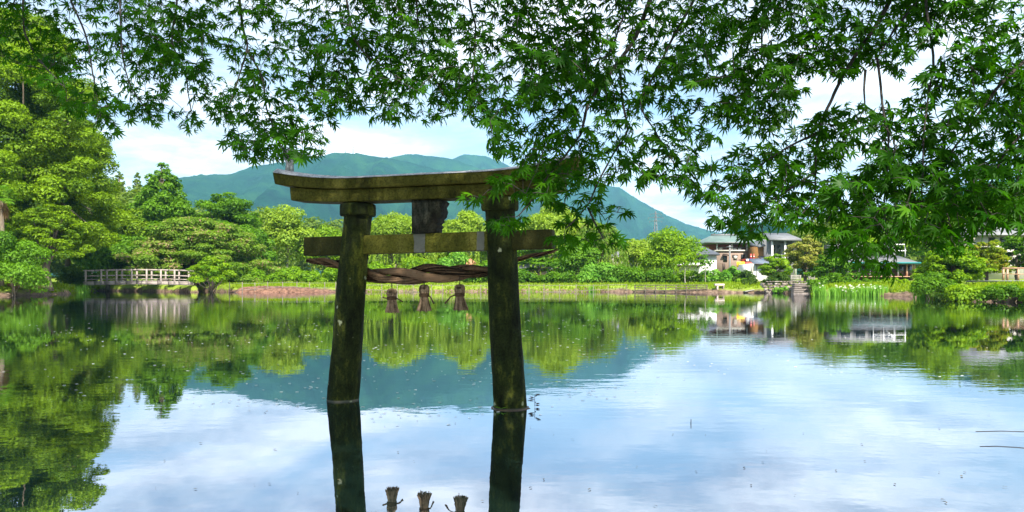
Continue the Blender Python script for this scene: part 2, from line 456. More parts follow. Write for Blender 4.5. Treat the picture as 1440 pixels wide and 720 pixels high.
hill("broad forested mountain with masts on its rounded top", [(60, 330), (140, 285), (200, 262), (255, 249), (325, 244.5), (354, 234), (400, 228), (442, 222.5), (470, 214.5), (503, 216), (540, 221.5), (575, 228), (620, 240), (680, 262), (760, 300), (840, 350)], 2300, 1300, 3, 40)
hill("long dark wooded ridge right of the masts", [(430, 300), (500, 244), (530, 229), (553, 220.5), (577, 216), (603, 219), (633, 223), (660, 232), (690, 243), (760, 262), (850, 300), (920, 345)], 2750, 1100, 4, 36)
hill("farthest mountain with a long even slope running down to the right", [(560, 290), (610, 240), (633, 224.5), (653, 216.5), (680, 219), (710, 230), (722, 237), (750, 245), (830, 255), (873, 265), (900, 282), (920, 293), (940, 303.5), (965, 315), (994, 323), (1050, 338), (1120, 360)], 3300, 1300, 5, 46)
hill("low green hill behind the lakeside houses", [(960, 345), (1000, 334), (1040, 316), (1080, 312), (1150, 318), (1230, 300), (1310, 272), (1380, 256), (1450, 250), (1540, 262), (1640, 310)], 900, 450, 6, 18)

# air between here and the mountains
hm, t, o_ = newmat("thin_haze")
pv = N(t, "ShaderNodeVolumePrincipled")
pv.inputs["Color"].default_value = (.30, .70, .92, 1); pv.inputs["Density"].default_value = 0.00016; pv.inputs["Anisotropy"].default_value = 0.2
t.links.new(pv.outputs[0], o_.inputs["Volume"])
hb = MB().box((0, 500, 345), (8400, 9000, 710)).build("haze", hm)
tag(hb, "thin blue summer haze over the valley", None, kind="stuff")

# ------------------------------------------------------------------ foliage builders
def cloud(mb, blobs, dens, size, up=.45, rnd=.5, aspect=.5, seed=0, tj=.22, under=.45, shell=.55):
    r_ = np.random.default_rng(seed)
    for (c, r, tone) in blobs:
        r = np.asarray(r, float)
        area = 4 * math.pi * ((r[0] * r[1]) ** 1.6 / 3 + 2 * (((r[0] + r[1]) / 2 * r[2]) ** 1.6) / 3) ** (1 / 1.6)
        n = max(8, int(dens * area / (size * size)))
        d = nrm(r_.normal(size=(n, 3)))
        flip = (d[:, 2] < 0) & (r_.random(n) > under); d[flip, 2] *= -1
        f = shell + (1 - shell) * r_.random(n) ** .6
        f += r_.normal(0, .07, n)
        pos = np.asarray(c) + d * r * f[:, None]
        nn = nrm(nrm(d / r) + np.array([0, 0, up]) + r_.normal(0, rnd, (n, 3)))
        tt = nrm(np.cross(nn, r_.normal(size=(n, 3)))); bb = np.cross(nn, tt)
        a = size * r_.uniform(.55, 1.25, n)[:, None]; w = a * aspect * r_.uniform(.7, 1.3, n)[:, None]
        bend = nn * a * .22
        v = np.stack([pos - tt * a - bend, pos + bb * w, pos + tt * a - bend, pos - bb * w], 1)
        tn = np.clip(tone + r_.normal(0, tj, n), 0, 1)
        q = np.arange(n)[:, None] * 4 + np.arange(4)[None]
        mb.add(v, q, tn)
def blobs_for(kind, w, h, r_, n=None):
    """crown of width w and height h, base at z=0, centred on the origin"""
    B = []
    if kind == 'round':
        n = n or 30
        for q in range(n):
            d = nrm(r_.normal(size=3)); d[2] = abs(d[2]) * 1.05 - .32
            f = r_.uniform(.45, 1.0)
            c = np.array([d[0] * w / 2 * .80 * f, d[1] * w / 2 * .80 * f, h * .44 + d[2] * h / 2 * .98 * f])
            rr = w * r_.uniform(.10, .19)
            B.append((c, (rr, rr, rr * r_.uniform(.6, .9)), r_.uniform(.28, .75)))
        B.append((np.array([0, 0, h * .42]), (w * .26, w * .26, h * .30), .25))
    elif kind == 'layered':
        n = n or 46
        for q in range(n):
            t_ = r_.random() ** .8
            th = r_.uniform(0, 6.283)
            R_ = w / 2 * math.sqrt(max(0.02, 1 - t_ ** 2.0)) * r_.uniform(.2, .95)
            rr = w * r_.uniform(.065, .135) * (.62 if (n or 0) > 150 else 1)
            B.append((np.array([math.cos(th) * R_, math.sin(th) * R_, h * (.06 + .87 * t_) - .10 * h * (R_ / (w / 2)) ** 2]), (rr, rr, max(.2, min(rr * .55, h * r_.uniform(.05, .10)))), r_.uniform(.3, .8)))
    elif kind == 'conifer':
        t_ = 0.0
        while t_ < .97:
            R_ = w / 2 * (1 - t_) ** .72 * r_.uniform(.72, 1.1) + w * .02
            m_ = max(3, int(11 * (1 - t_) + 3)); p0 = r_.uniform(0, 6.28)
            for q in range(m_):
                th = p0 + q * 6.283 / m_ + r_.normal(0, .2)
                f = r_.uniform(.45, 1.0)
                rr = R_ * r_.uniform(.18, .28) + w * .026
                B.append((np.array([math.cos(th) * R_ * f, math.sin(th) * R_ * f, h * t_ - R_ * .12 * f + r_.normal(0, .02 * h)]), (rr, rr, rr * .8), r_.uniform(.3, .8)))
            t_ += r_.uniform(.032, .05)
        B.append((np.array([0, 0, h * .95]), (w * .03, w * .03, h * .06), .6))
    elif kind == 'tufted':
        n = n or 90
        for q in range(n):
            d = nrm(r_.normal(size=3)); d[2] = abs(d[2]) - .25
            f = r_.uniform(.35, 1.0) ** .6
            rr = w * r_.uniform(.055, .105)
            sk = .82 + .18 * math.sin(5 * math.atan2(d[1], d[0]) + 9 * d[2])
            B.append((np.array([d[0] * w / 2 * .92 * f * sk, d[1] * w / 2 * .92 * f * sk, h * (.36 + .66 * d[2] * f)]), (rr, rr, rr * r_.uniform(.38, .62)), r_.uniform(.15, .85)))
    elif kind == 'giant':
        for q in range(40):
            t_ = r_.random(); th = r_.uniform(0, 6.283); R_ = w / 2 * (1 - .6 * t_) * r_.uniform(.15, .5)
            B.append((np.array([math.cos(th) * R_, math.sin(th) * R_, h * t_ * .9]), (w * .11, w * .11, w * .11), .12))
        n = n or 150
        for q in range(n):
            t_ = r_.random()
            R_ = w / 2 * (0.62 + .38 * math.sin(min(1, (1 - t_) * 1.25) * 1.57)) * (1 - max(0, t_ - .72) ** 1.3 * 2.6)
            th = r_.uniform(0, 6.283); f = r_.uniform(.55, 1.0)
            rr = w * r_.uniform(.045, .088)
            B.append((np.array([math.cos(th) * R_ * f, math.sin(th) * R_ * f, h * t_ - .03 * h * f]), (rr * 1.15, rr * 1.15, rr * .72), r_.uniform(.25, .85)))
    return B
def strands(mb, w, h, r_, n, size):
    """hanging willow twigs set with narrow leaves"""
    for q in range(n):
        th = r_.uniform(0, 6.283); f = math.sqrt(r_.random())
        x, y = math.cos(th) * w / 2 * f, math.sin(th) * w / 2 * f
        top = h * (.30 + .58 * math.sqrt(max(0, 1 - f * f))) * r_.uniform(.75, 1.03)
        ln = h * r_.uniform(.22, .5)
        k = int(ln / (size * .42)) + 3
        s_ = np.linspace(0, 1, k)
        sw = r_.normal(0, .10, 2)
        pos = np.stack([x * (1 + .12 * s_) + sw[0] * s_, y * (1 + .12 * s_) + sw[1] * s_, np.maximum(top - ln * s_, -.1)], -1) + r_.normal(0, size * .35, (k, 3))
        tt = nrm(np.array([0, 0, -1]) + r_.normal(0, .45, (k, 3))); nn = nrm(np.cross(tt, r_.normal(size=(k, 3)))); bb = np.cross(nn, tt)
        a = size * r_.uniform(.6, 1.2, k)[:, None]; ww = a * .32
        v = np.stack([pos - tt * a, pos + bb * ww, pos + tt * a, pos - bb * ww], 1)
        mb.add(v, np.arange(k)[:, None] * 4 + np.arange(4)[None], np.clip(r_.uniform(.3, .75) + r_.normal(0, .2, k), 0, 1))
seedc = [100]
def tree(name, label, cat, px, D, top, cb, width, kind, pal, size=None, dens=.9, trunk_r=None, bark=None, group=None, lean=0.0, nb=None, basepx=None, flat=1.0, limbs=7):
    seedc[0] += 1
    r_ = np.random.default_rng(seedc[0])
    w = width / F * D; x = (px - 720) / F * D
    zt = CZ + (HY - top) / F * D; zb = CZ + (HY - cb) / F * D
    h = zt - zb
    bx = x if basepx is None else (basepx - 720) / F * D
    gzv = gz(bx, D) - .12
    zb = max(zb, gzv + .05); h = zt - zb
    th = thing(name, label, cat, (bx, D, gzv), group)
    base = np.array([bx, D, gzv])
    size = size or max(.10, .0022 * D)
    m = MB(); org = np.array([x, D, zb])
    B = []
    if kind == 'willow':
        B = blobs_for('round', w * .90, h * .76, r_, nb or 40)
        B = [(c + np.array([0, 0, h * .25]) + org, r, tn) for c, r, tn in B]
        cloud(m, B, dens * .7, size * .9, seed=seedc[0], rnd=.6)
        mb2 = MB(); strands(mb2, w, h, r_, int(30 + w * 7), size)
        m.add(np.concatenate(mb2.v) + org, np.concatenate([q for q in mb2.f]), np.concatenate(mb2.t))
    else:
        B = [(c * np.array([1, flat, 1]) + org, r, tn) for c, r, tn in blobs_for(kind, w, h, r_, nb)]
        up = {'layered': .8, 'giant': .5, 'conifer': .5, 'tufted': .65}.get(kind, .45)
        cloud(m, B, dens, size, up=up, seed=seedc[0], under=.3 if kind == 'layered' else .5, shell=.3 if kind in ('layered',) else .55)
    m.build("crown", PAL[pal], th, base)
    tr = trunk_r or max(.05, .028 * (zt - gzv))
    tm = MB()
    ctop = np.array([x, D, zb + h * (.86 if kind in ('conifer', 'giant') else .55)])
    k = 9
    s_ = np.linspace(0, 1, k)[:, None]
    path = base + (ctop - base) * s_ + r_.normal(0, tr * .5, (k, 3)) * np.sin(s_ * math.pi)
    if basepx is not None: path[:, 0] = bx + (x - bx) * (s_[:, 0] ** 1.4)
    rad = tr * (1.25 - 1.0 * s_[:, 0]) ; rad[0] *= 1.35
    tm.tube(path, rad, 8)
    if B:
        for q in r_.choice(len(B), min(limbs + len(B) // 6, len(B)), replace=False):
            c = B[q][0]
            a = path[int(np.clip(k * r_.uniform(.4, .85), 1, k - 1))]
            if a[2] > c[2]: a = path[max(1, k // 2)]
            mid = (a + c) / 2 + np.array([0, 0, -.04 * np.linalg.norm(c - a)])
            tm.tube([a, mid, c], [tr * .38, tr * .24, tr * .07], 5)
    tm.build("trunk", bark or BARK, th, base, smooth=True)
    return th
def shrub(name, label, px, D, top, cb, width, pal, cat="shrub", group=None, nb=14, size=None, dens=.9, kind='round'):
    seedc[0] += 1
    r_ = np.random.default_rng(seedc[0])
    w = width / F * D; x = (px - 720) / F * D
    gzv = gz(x, D) - .1
    zt = CZ + (HY - top) / F * D; zb = max(CZ + (HY - cb) / F * D, gzv)
    th = thing(name, label, cat, (x, D, gzv), group)
    base = np.array([x, D, gzv]); org = np.array([x, D, zb])
    B = []
    h = zt - zb
    for q in range(nb):
        tx = r_.uniform(-1, 1); ty = r_.uniform(-1, 1) * .8
        zz_ = h * math.sqrt(max(.05, 1 - tx * tx * .85)) * r_.uniform(.25, .80)
        rr = min(w * .24, h * .42) * r_.uniform(.7, 1.15)
        B.append((org + np.array([tx * w * .38, ty * min(w, 3.5) * .36, zz_]), (rr, rr, rr * .8), r_.uniform(.25, .8)))
    m = MB(); cloud(m, B, dens, size or max(.09, .0020 * D), seed=seedc[0], up=.5)
    m.build("foliage", PAL[pal], th, base)
    s = MB()
    for q in range(5):
        b_ = B[q % len(B)][0]
        f0 = base + np.array([r_.normal(0, .12), r_.normal(0, .12), 0])
        s.tube([f0, (f0 + b_) / 2 + r_.normal(0, .05, 3), b_], [.035, .025, .01], 5)
    s.build("stem", BARK, th, base)
    return th

# ------------------------------------------------------------------ stone torii standing in the water
def torii_mat(name, dark, mid, light, spot=None, spotscale=9, scale=7, streak=.35, rough=.85):
    m, t, o = newmat(name)
    b = N(t, "ShaderNodeBsdfPrincipled"); b.inputs["Roughness"].default_value = rough; b.inputs["Specular IOR Level"].default_value = .08
    v = coords(t); vs_ = coords(t, (1, 1, streak))
    n = noise(t, vs_, scale, 7, .68); n2 = noise(t, v, 60, 5, .7)
    r = ramp(t, n.outputs[0], [(.36, dark), (.52, mid), (.68, light)])
    pit = ramp(t, n2.outputs[0], [(.34, (.45, .45, .45)), (.56, (1.12, 1.12, 1.12))])
    pm = N(t, "ShaderNodeMix", data_type='RGBA', blend_type='MULTIPLY'); pm.inputs[0].default_value = 1
    t.links.new(r.outputs[0], pm.inputs[6]); t.links.new(pit.outputs[0], pm.inputs[7])
    gp = N(t, "ShaderNodeNewGeometry"); gs = N(t, "ShaderNodeSeparateXYZ"); t.links.new(gp.outputs["Position"], gs.inputs[0])
    tide = ramp(t, gs.outputs[2], [(.006, (1, 1, 1)), (.016, (0, 0, 0))])       # scum line where the water stands
    tm_ = N(t, "ShaderNodeMix", data_type='RGBA'); t.links.new(tide.outputs[0], tm_.inputs[0]); t.links.new(pm.outputs[2], tm_.inputs[6]); tm_.inputs[7].default_value = (.075, .072, .055, 1)
    c = tm_.outputs[2]
    if spot:
        vo = N(t, "ShaderNodeTexVoronoi"); vo.inputs["Scale"].default_value = spotscale; vo.inputs["Randomness"].default_value = 1
        nz = noise(t, v, 22, 3); ad = N(t, "ShaderNodeVectorMath", operation='MULTIPLY_ADD')
        ad.inputs[1].default_value = (.06, .06, .06); t.links.new(nz.outputs["Color"], ad.inputs[0]); t.links.new(v, ad.inputs[2]); t.links.new(ad.outputs[0], vo.inputs[0])
        mk = ramp(t, vo.outputs["Distance"], [(.13, (1, 1, 1)), (.20, (0, 0, 0))])
        sp = N(t, "ShaderNodeSeparateColor"); t.links.new(vo.outputs["Color"], sp.inputs[0])
        gt = N(t, "ShaderNodeMath", operation='GREATER_THAN'); gt.inputs[1].default_value = .55; t.links.new(sp.outputs[0], gt.inputs[0])
        ml = N(t, "ShaderNodeMath", operation='MULTIPLY'); t.links.new(mk.outputs[0], ml.inputs[0]); t.links.new(gt.outputs[0], ml.inputs[1])
        mm = N(t, "ShaderNodeMix", data_type='RGBA'); t.links.new(ml.outputs[0], mm.inputs[0])
        t.links.new(c, mm.inputs[6]); mm.inputs[7].default_value = (*spot, 1); c = mm.outputs[2]
    bp = N(t, "ShaderNodeBump"); bp.inputs["Strength"].default_value = .7; bp.inputs["Distance"].default_value = .012
    ad2 = N(t, "ShaderNodeMath", operation='ADD'); t.links.new(n.outputs[0], ad2.inputs[0]); t.links.new(n2.outputs[0], ad2.inputs[1])
    t.links.new(ad2.outputs[0], bp.inputs["Height"]); t.links.new(bp.outputs[0], b.inputs["Normal"])
    t.links.new(c, b.inputs["Base Color"]); t.links.new(b.outputs[0], o.inputs[0])
    return m
PILLAR = torii_mat("mossy_pillar_stone", (.004, .006, .0025), (.017, .023, .005), (.085, .092, .012), (.24, .25, .15))
BEAM = torii_mat("olive_beam_stone", (.020, .021, .004), (.048, .047, .007), (.098, .090, .018), None, 9, 5)
CAPM = torii_mat("pale_top_stone", (.24, .23, .235), (.34, .33, .335), (.44, .43, .44), None, 9, 8)
def stain(mat, bands, colour):
    """bare grey bands across the beam, measured along it"""
    t = mat.node_tree; b = [q for q in t.nodes if q.type == 'BSDF_PRINCIPLED'][0]; src = b.inputs["Base Color"].links[0].from_socket
    c = N(t, "ShaderNodeTexCoord"); d = N(t, "ShaderNodeVectorMath", operation='DOT_PRODUCT'); d.inputs[1].default_value = (.965, -.262, 0)
    t.links.new(c.outputs["Object"], d.inputs[0])
    nz = noise(t, c.outputs["Object"], 14, 4); k = N(t, "ShaderNodeMath", operation='MULTIPLY_ADD'); k.inputs[1].default_value = .03
    t.links.new(nz.outputs[0], k.inputs[0]); t.links.new(d.outputs["Value"], k.inputs[2])
    for a, w in bands:
        s1 = N(t, "ShaderNodeMath", operation='COMPARE'); s1.inputs[1].default_value = a + .015; s1.inputs[2].default_value = w; t.links.new(k.outputs[0], s1.inputs[0])
        f = N(t, "ShaderNodeMath", operation='MULTIPLY'); f.inputs[1].default_value = .8; t.links.new(s1.outputs[0], f.inputs[0])
        mm = N(t, "ShaderNodeMix", data_type='RGBA'); t.links.new(f.outputs[0], mm.inputs[0]); t.links.new(src, mm.inputs[6]); mm.inputs[7].default_value = (*colour, 1); src = mm.outputs[2]
    t.links.new(src, b.inputs["Base Color"])
BLACKST = torii_mat("dark_strut_stone", (.005, .005, .004), (.016, .017, .011), (.06, .058, .04), None, 9, 9)
NUKI = torii_mat("tie_beam_stone", (.044, .045, .007), (.084, .082, .012), (.128, .12, .025), None, 9, 4)
GREYST = torii_mat("bare_grey_stone", (.12, .125, .125), (.16, .165, .165), (.21, .21, .205), None, 9, 8)

stain(NUKI, ((-.012, .048), (.515, .03)), (.125, .125, .115))
stain(NUKI, ((-.92, .20), (.92, .20)), (.014, .015, .006))
TC = np.array([-0.7345, 5.905, 0.0]); TR = math.atan2(-0.262, 0.965)
U = np.array([math.cos(TR), math.sin(TR), 0]); Vv = np.array([-math.sin(TR), math.cos(TR), 0])
def TP(u, v, z): return TC + U * u + Vv * v + np.array([0, 0, z])
tor = thing("torii", "mossy stone torii gate standing in the lake with a straw rope across it", "torii gate", TC)
def tilt(u): return 1 + 0 * u
def pillar(ub, ut, r0, r1, zt, seed):
    r_ = np.random.default_rng(seed)
    k, n = 40, 28
    m = MB(); s_ = np.linspace(0, 1, k)
    zs = -0.9 + (zt + .9) * s_
    th = np.linspace(0, 2 * math.pi, n, endpoint=False)
    vv = []
    low = r_.normal(0, .006, (6, n // 4))
    for q in range(k):
        f = (zs[q]) / zt
        u = ub + (ut - ub) * f; r = r0 + (r1 - r0) * max(f, -.1)
        rr = r + .004 * np.sin(3 * th + zs[q] * 2.3 + seed) + .004 * np.sin(7 * th - zs[q] * 5.1) + r_.normal(0, .0013, n)
        vv += [TP(u + a * math.cos(b), a * math.sin(b), zs[q]) for a, b in zip(rr, th)]
    i = np.arange(k - 1)[:, None] * n; j = np.arange(n)[None]; kk = (j + 1) % n
    m.add(vv, np.stack([i + j, i + kk, i + n + kk, i + n + j], -1).reshape(-1, 4))
    return m.build("pillar", PILLAR, tor, TC, smooth=True)
def capital(u, z0, z1, r):
    m = MB(); n = 32; th = np.linspace(0, 2 * math.pi, n, endpoint=False)
    prof = [(r * .80, z0), (r * .96, z0 + .004), (r, z0 + .02), (r, z1 - .03), (r * .97, z1 - .006), (r * .9, z1)]
    vv = [TP(u + a * math.cos(b), a * math.sin(b), z) for a, z in prof for b in th]
    k = len(prof)
    i = np.arange(k - 1)[:, None] * n; j = np.arange(n)[None]; kk = (j + 1) % n
    m.add(vv, np.stack([i + j, i + kk, i + n + kk, i + n + j], -1).reshape(-1, 4))
    m.f += [np.array([list(range(n))[::-1]]), np.array([list(range((k - 1) * n, k * n))])]; m.t += [np.array([.5])] * 2
    return m.build("capital", PILLAR, tor, TC)
pl1 = pillar(-0.7435, -0.600, .134, .116, 1.575, 1); pl1["label"] = "left pillar, olive and brown moss over dark stone"
pl2 = pillar(0.7435, 0.660, .133, .117, 1.590, 2); pl2["label"] = "right pillar, almost black with pale lichen spots"
capital(-.600, 1.566, 1.672, .152); capital(.660, 1.580, 1.684, .152)
def beam(name, mat, u0, u1, lo, hi, depth0, depth1, end=0.0, k=48, v0=0.0, par=None):
    """beam along u; lo(u), hi(u) give its height; depth at the bottom and at the top; slanted ends"""
    m = MB(); vv = []
    for q in range(k):
        s_ = q / (k - 1)
        for (zf, dp, e) in ((lo, depth0, 0), (hi, depth1, end)):
            u = (u0 - e) + (u1 + e - u0 + e) * s_
            z = zf(u0 + (u1 - u0) * s_)
            vv += [TP(u, v0 - dp / 2, z), TP(u, v0 + dp / 2, z)]
    f = []
    for q in range(k - 1):
        a = q * 4; b = a + 4
        f += [(a, b, b + 2, a + 2), (a + 1, a + 3, b + 3, b + 1), (a, a + 1, b + 1, b), (a + 2, b + 2, b + 3, a + 3)]
    f += [(0, 2, 3, 1), ((k - 1) * 4, (k - 1) * 4 + 1, (k - 1) * 4 + 3, (k - 1) * 4 + 2)]
    m.add(vv, f)
    o = m.build(name, mat, par or tor, TC)
    bv = o.modifiers.new("bevel", 'BEVEL'); bv.width = .008; bv.segments = 2; bv.limit_method = 'ANGLE'; bv.angle_limit = R(40)
    return o
def curve(u): return .085 * max(0.0, (abs(u) - .52) / .81) ** 2.0 + .006 * u
beam("lower_lintel", BEAM, -1.18, 1.18, lambda u: 1.684 + .55 * curve(u), lambda u: 1.789 + .75 * curve(u), .22, .22, .012)
kas = beam("upper_lintel", BEAM, -1.315, 1.315, lambda u: 1.792 + .8 * curve(u), lambda u: 1.878 + .97 * curve(u), .29, .31, .014)
beam("capping", CAPM, -1.330, 1.330, lambda u: 1.876 + .97 * curve(u), lambda u: 1.902 + .022 * max(0, abs(u) - .6) + 1.0 * curve(u), .33, .17, .004, par=kas)
tb = beam("tie_beam", NUKI, -1.085, 1.100, lambda u: 1.252 + .016 * u, lambda u: 1.408 + .013 * u, .125, .125, 0)
# broken tablet between the lintels: straight left edge, ragged right edge
r_ = np.random.default_rng(8)
zs = np.linspace(1.409, 1.682, 15)
edge = .150 + r_.normal(0, .012, 15) + .035 * np.clip((zs - 1.44) / .25, 0, 1)
poly = [(-.075, zs[0]), *[(e, z) for e, z in zip(edge, zs)], (-.075, zs[-1])]
m = MB(); vv = []
for a in (-.085, -.055, .085):
    sh = .006 if a == -.085 else 0
    vv += [TP(u - sh * (1 if u > 0 else -1), a, z) for u, z in poly]
n = len(poly)
ff = [[q, (q + 1) % n, (q + 1) % n + n * l_ + n, q + n * l_ + n] if l_ == 0 else [q + n, (q + 1) % n + n, (q + 1) % n + 2 * n, q + 2 * n] for l_ in (0, 1) for q in range(n)]
ff += [list(range(n))[::-1], list(range(2 * n, 3 * n))]
m.add(vv, ff); m.build("tablet", BLACKST, tor, TC, label="dark broken stone tablet with a ragged right edge")
# weathered grey finial on the left tip of the lintel
m = MB()
fz = 1.957
zz_ = [(.0, .040), (.03, .044), (.07, .040), (.10, .042), (.125, .060), (.155, .070), (.185, .066), (.21, .048), (.228, .020)]
m.tube([TP(-1.262 + .006 * math.sin(9 * z), 0, fz + z) for z, _ in zz_], [a * .85 for _, a in zz_], 14)
m.build("finial", torii_mat("grey_finial_stone", (.10, .105, .11), (.19, .20, .20), (.32, .33, .33), None, 9, 20), tor, TC, smooth=True, label="rounded grey stone knob on the left tip of the lintel")
# ledge at the foot of the right pillar
m = MB(); n = 26
rr_ = np.random.default_rng(3).normal(0, .006, n)
for z, r0 in ((-.08, .160), (.002, .157), (.007, .145)):
    m.v.append(np.array([TP(.7435 + (r0 + rr_[q]) * math.cos(6.283 * q / n), (r0 + rr_[q]) * math.sin(6.283 * q / n), z) for q in range(n)]))
for l_ in (0, 1):
    q = np.arange(n); m.f.append(np.stack([q + l_ * n, (q + 1) % n + l_ * n, (q + 1) % n + n + l_ * n, q + n + l_ * n], -1)); m.t.append(np.full(n, .5))
m.build("foot_collar", solid("wet_brown_stone", (.045, .028, .016), (.10, .065, .04), 14, .6, .4), tor, TC)

# ------------------------------------------------------------------ straw rope and tassels
def strawmat(name, a, b):
    m, t, o = newmat(name)
    p = N(t, "ShaderNodeBsdfPrincipled"); p.inputs["Roughness"].default_value = .95; p.inputs["Specular IOR Level"].default_value = .1
    at = N(t, "ShaderNodeAttribute", attribute_name="tone")
    n = noise(t, coords(t), 30, 4, .7)
    ad = N(t, "ShaderNodeMath", operation='MULTIPLY'); t.links.new(at.outputs["Fac"], ad.inputs[0]); t.links.new(n.outputs[0], ad.inputs[1])
    r = ramp(t, ad.outputs[0], [(.10, a), (.42, b)])
    t.links.new(r.outputs[0], p.inputs["Base Color"]); t.links.new(p.outputs[0], o.inputs[0])
    return m
STRAW = strawmat("old_straw", (.010, .006, .003), (.17, .105, .060))
TSTRAW = strawmat("tassel_straw", (.030, .018, .010), (.34, .235, .145))
CORD = solid("dark_cord", (.03, .022, .016), (.08, .06, .04), 20, .9)
rope_c = TP(0, .16, 1.08)
rope = thing("straw_rope", "thick twisted brown straw rope slung between the torii pillars", "rope", rope_c)
def twisted(mb, ctr, rad, turns, strands_=3, n=12, fine=9, seed=0):
    r_ = np.random.default_rng(seed)
    ctr = np.asarray(ctr); k = len(ctr); d = nrm(np.gradient(ctr, axis=0))
    a = nrm(np.cross(d, np.array([0, 0, 1.0]))); b = np.cross(a, d)
    s_ = np.linspace(0, 1, k)
    for q in range(strands_):
        ph = 6.283 * q / strands_ + turns * 6.283 * s_
        path = ctr + (a * np.cos(ph)[:, None] + b * np.sin(ph)[:, None]) * (rad * .60)[:, None]
        for w in range(fine * 5):                       # the straws a strand is laid from
            f = w / (fine * 5); off = 6.283 * f; lay = off + 9 * s_
            dd = nrm(np.gradient(path, axis=0)); aa = nrm(np.cross(dd, np.array([0, 0, 1.0]))); bb = np.cross(aa, dd)
            rs = rad * .38 * r_.uniform(.93, 1.06)
            mb.tube(path + (aa * np.cos(lay)[:, None] + bb * np.sin(lay)[:, None]) * rs[:, None], np.maximum(.0022, rad * .055), 4, cap=False)
            mb.t[-1] = np.full(len(mb.t[-1]), np.clip(r_.uniform(.25, .9) + (-.28, .0, .38)[q % 3], 0, 1))
        mb.tube(path, rad * .34, 10)
        mb.t[-3] = np.full(len(mb.t[-3]), .08)  # strand core coloured near black, painting shade into gaps between straws
def smooth_path(P_, k):
    P_ = np.array(P_, float); t_ = np.linspace(0, len(P_) - 1, k)
    o = np.stack([np.interp(t_, np.arange(len(P_)), P_[:, c]) for c in range(P_.shape[1])], -1)
    w = max(3, k // len(P_)); ker = np.hanning(w + 2)[1:-1]; ker /= ker.sum()
    pad = np.concatenate([np.repeat(o[:1], w, 0), o, np.repeat(o[-1:], w, 0)])
    sm = np.stack([np.convolve(pad[:, c], ker, 'same') for c in range(o.shape[1])], -1)[w:-w]
    return sm
# u, v, z, radius: left tail, behind the pillar, the sagging middle, behind the other pillar, right tail
main = smooth_path([(-.70, .150, 1.115, .055), (-.60, .155, 1.085, .063), (-.42, .10, 1.054, .069), (-.20, .07, 1.064, .074), (0, .06, 1.074, .086), (.2, .07, 1.084, .076), (.38, .09, 1.090, .060), (.52, .14, 1.103, .044), (.66, .16, 1.13, .026)], 90)
mb = MB(); twisted(mb, [TP(a, b, c) for a, b, c, _ in main], main[:, 3], -1.45, seed=1)
body = mb
lt = smooth_path([(-1.115, .03, 1.195, .016), (-1.06, .05, 1.195, .027), (-.98, .10, 1.185, .036), (-.86, .14, 1.165, .042), (-.70, .155, 1.125, .044)], 40)
mb = MB(); twisted(mb, [TP(a, b, c) for a, b, c, _ in lt], lt[:, 3], -.9, seed=2, fine=5); mb.build("rope_end", STRAW, rope, rope_c)
rt = smooth_path([(.64, .16, 1.14, .024), (.76, .15, 1.195, .020), (.92, .10, 1.225, .017), (1.06, .04, 1.242, .014), (1.15, 0, 1.272, .007)], 40)
mb = MB(); twisted(mb, [TP(a, b, c) for a, b, c, _ in rt], rt[:, 3], 1.2, seed=3, fine=4); mb.build("rope_end", STRAW, rope, rope_c)
mb = body; r_ = np.random.default_rng(6)
for q in range(150):
    a, b, c, rd = main[r_.integers(4, 86)]; th = r_.uniform(0, 6.28)
    p0 = TP(a, b + math.cos(th) * rd, c + math.sin(th) * rd)
    dr = U * r_.normal(0, .5) + Vv * math.cos(th) + np.array([0, 0, math.sin(th)])
    ln = r_.uniform(.008, .028)
    mb.tube([p0, p0 + dr * ln * .6, p0 + dr * ln + np.array([0, 0, -.3 * ln])], [.0011, .001, .0006], 3, cap=False)
    mb.t[-1] = np.full(len(mb.t[-1]), r_.uniform(.5, 1))
mb.build("rope_body", STRAW, rope, rope_c)

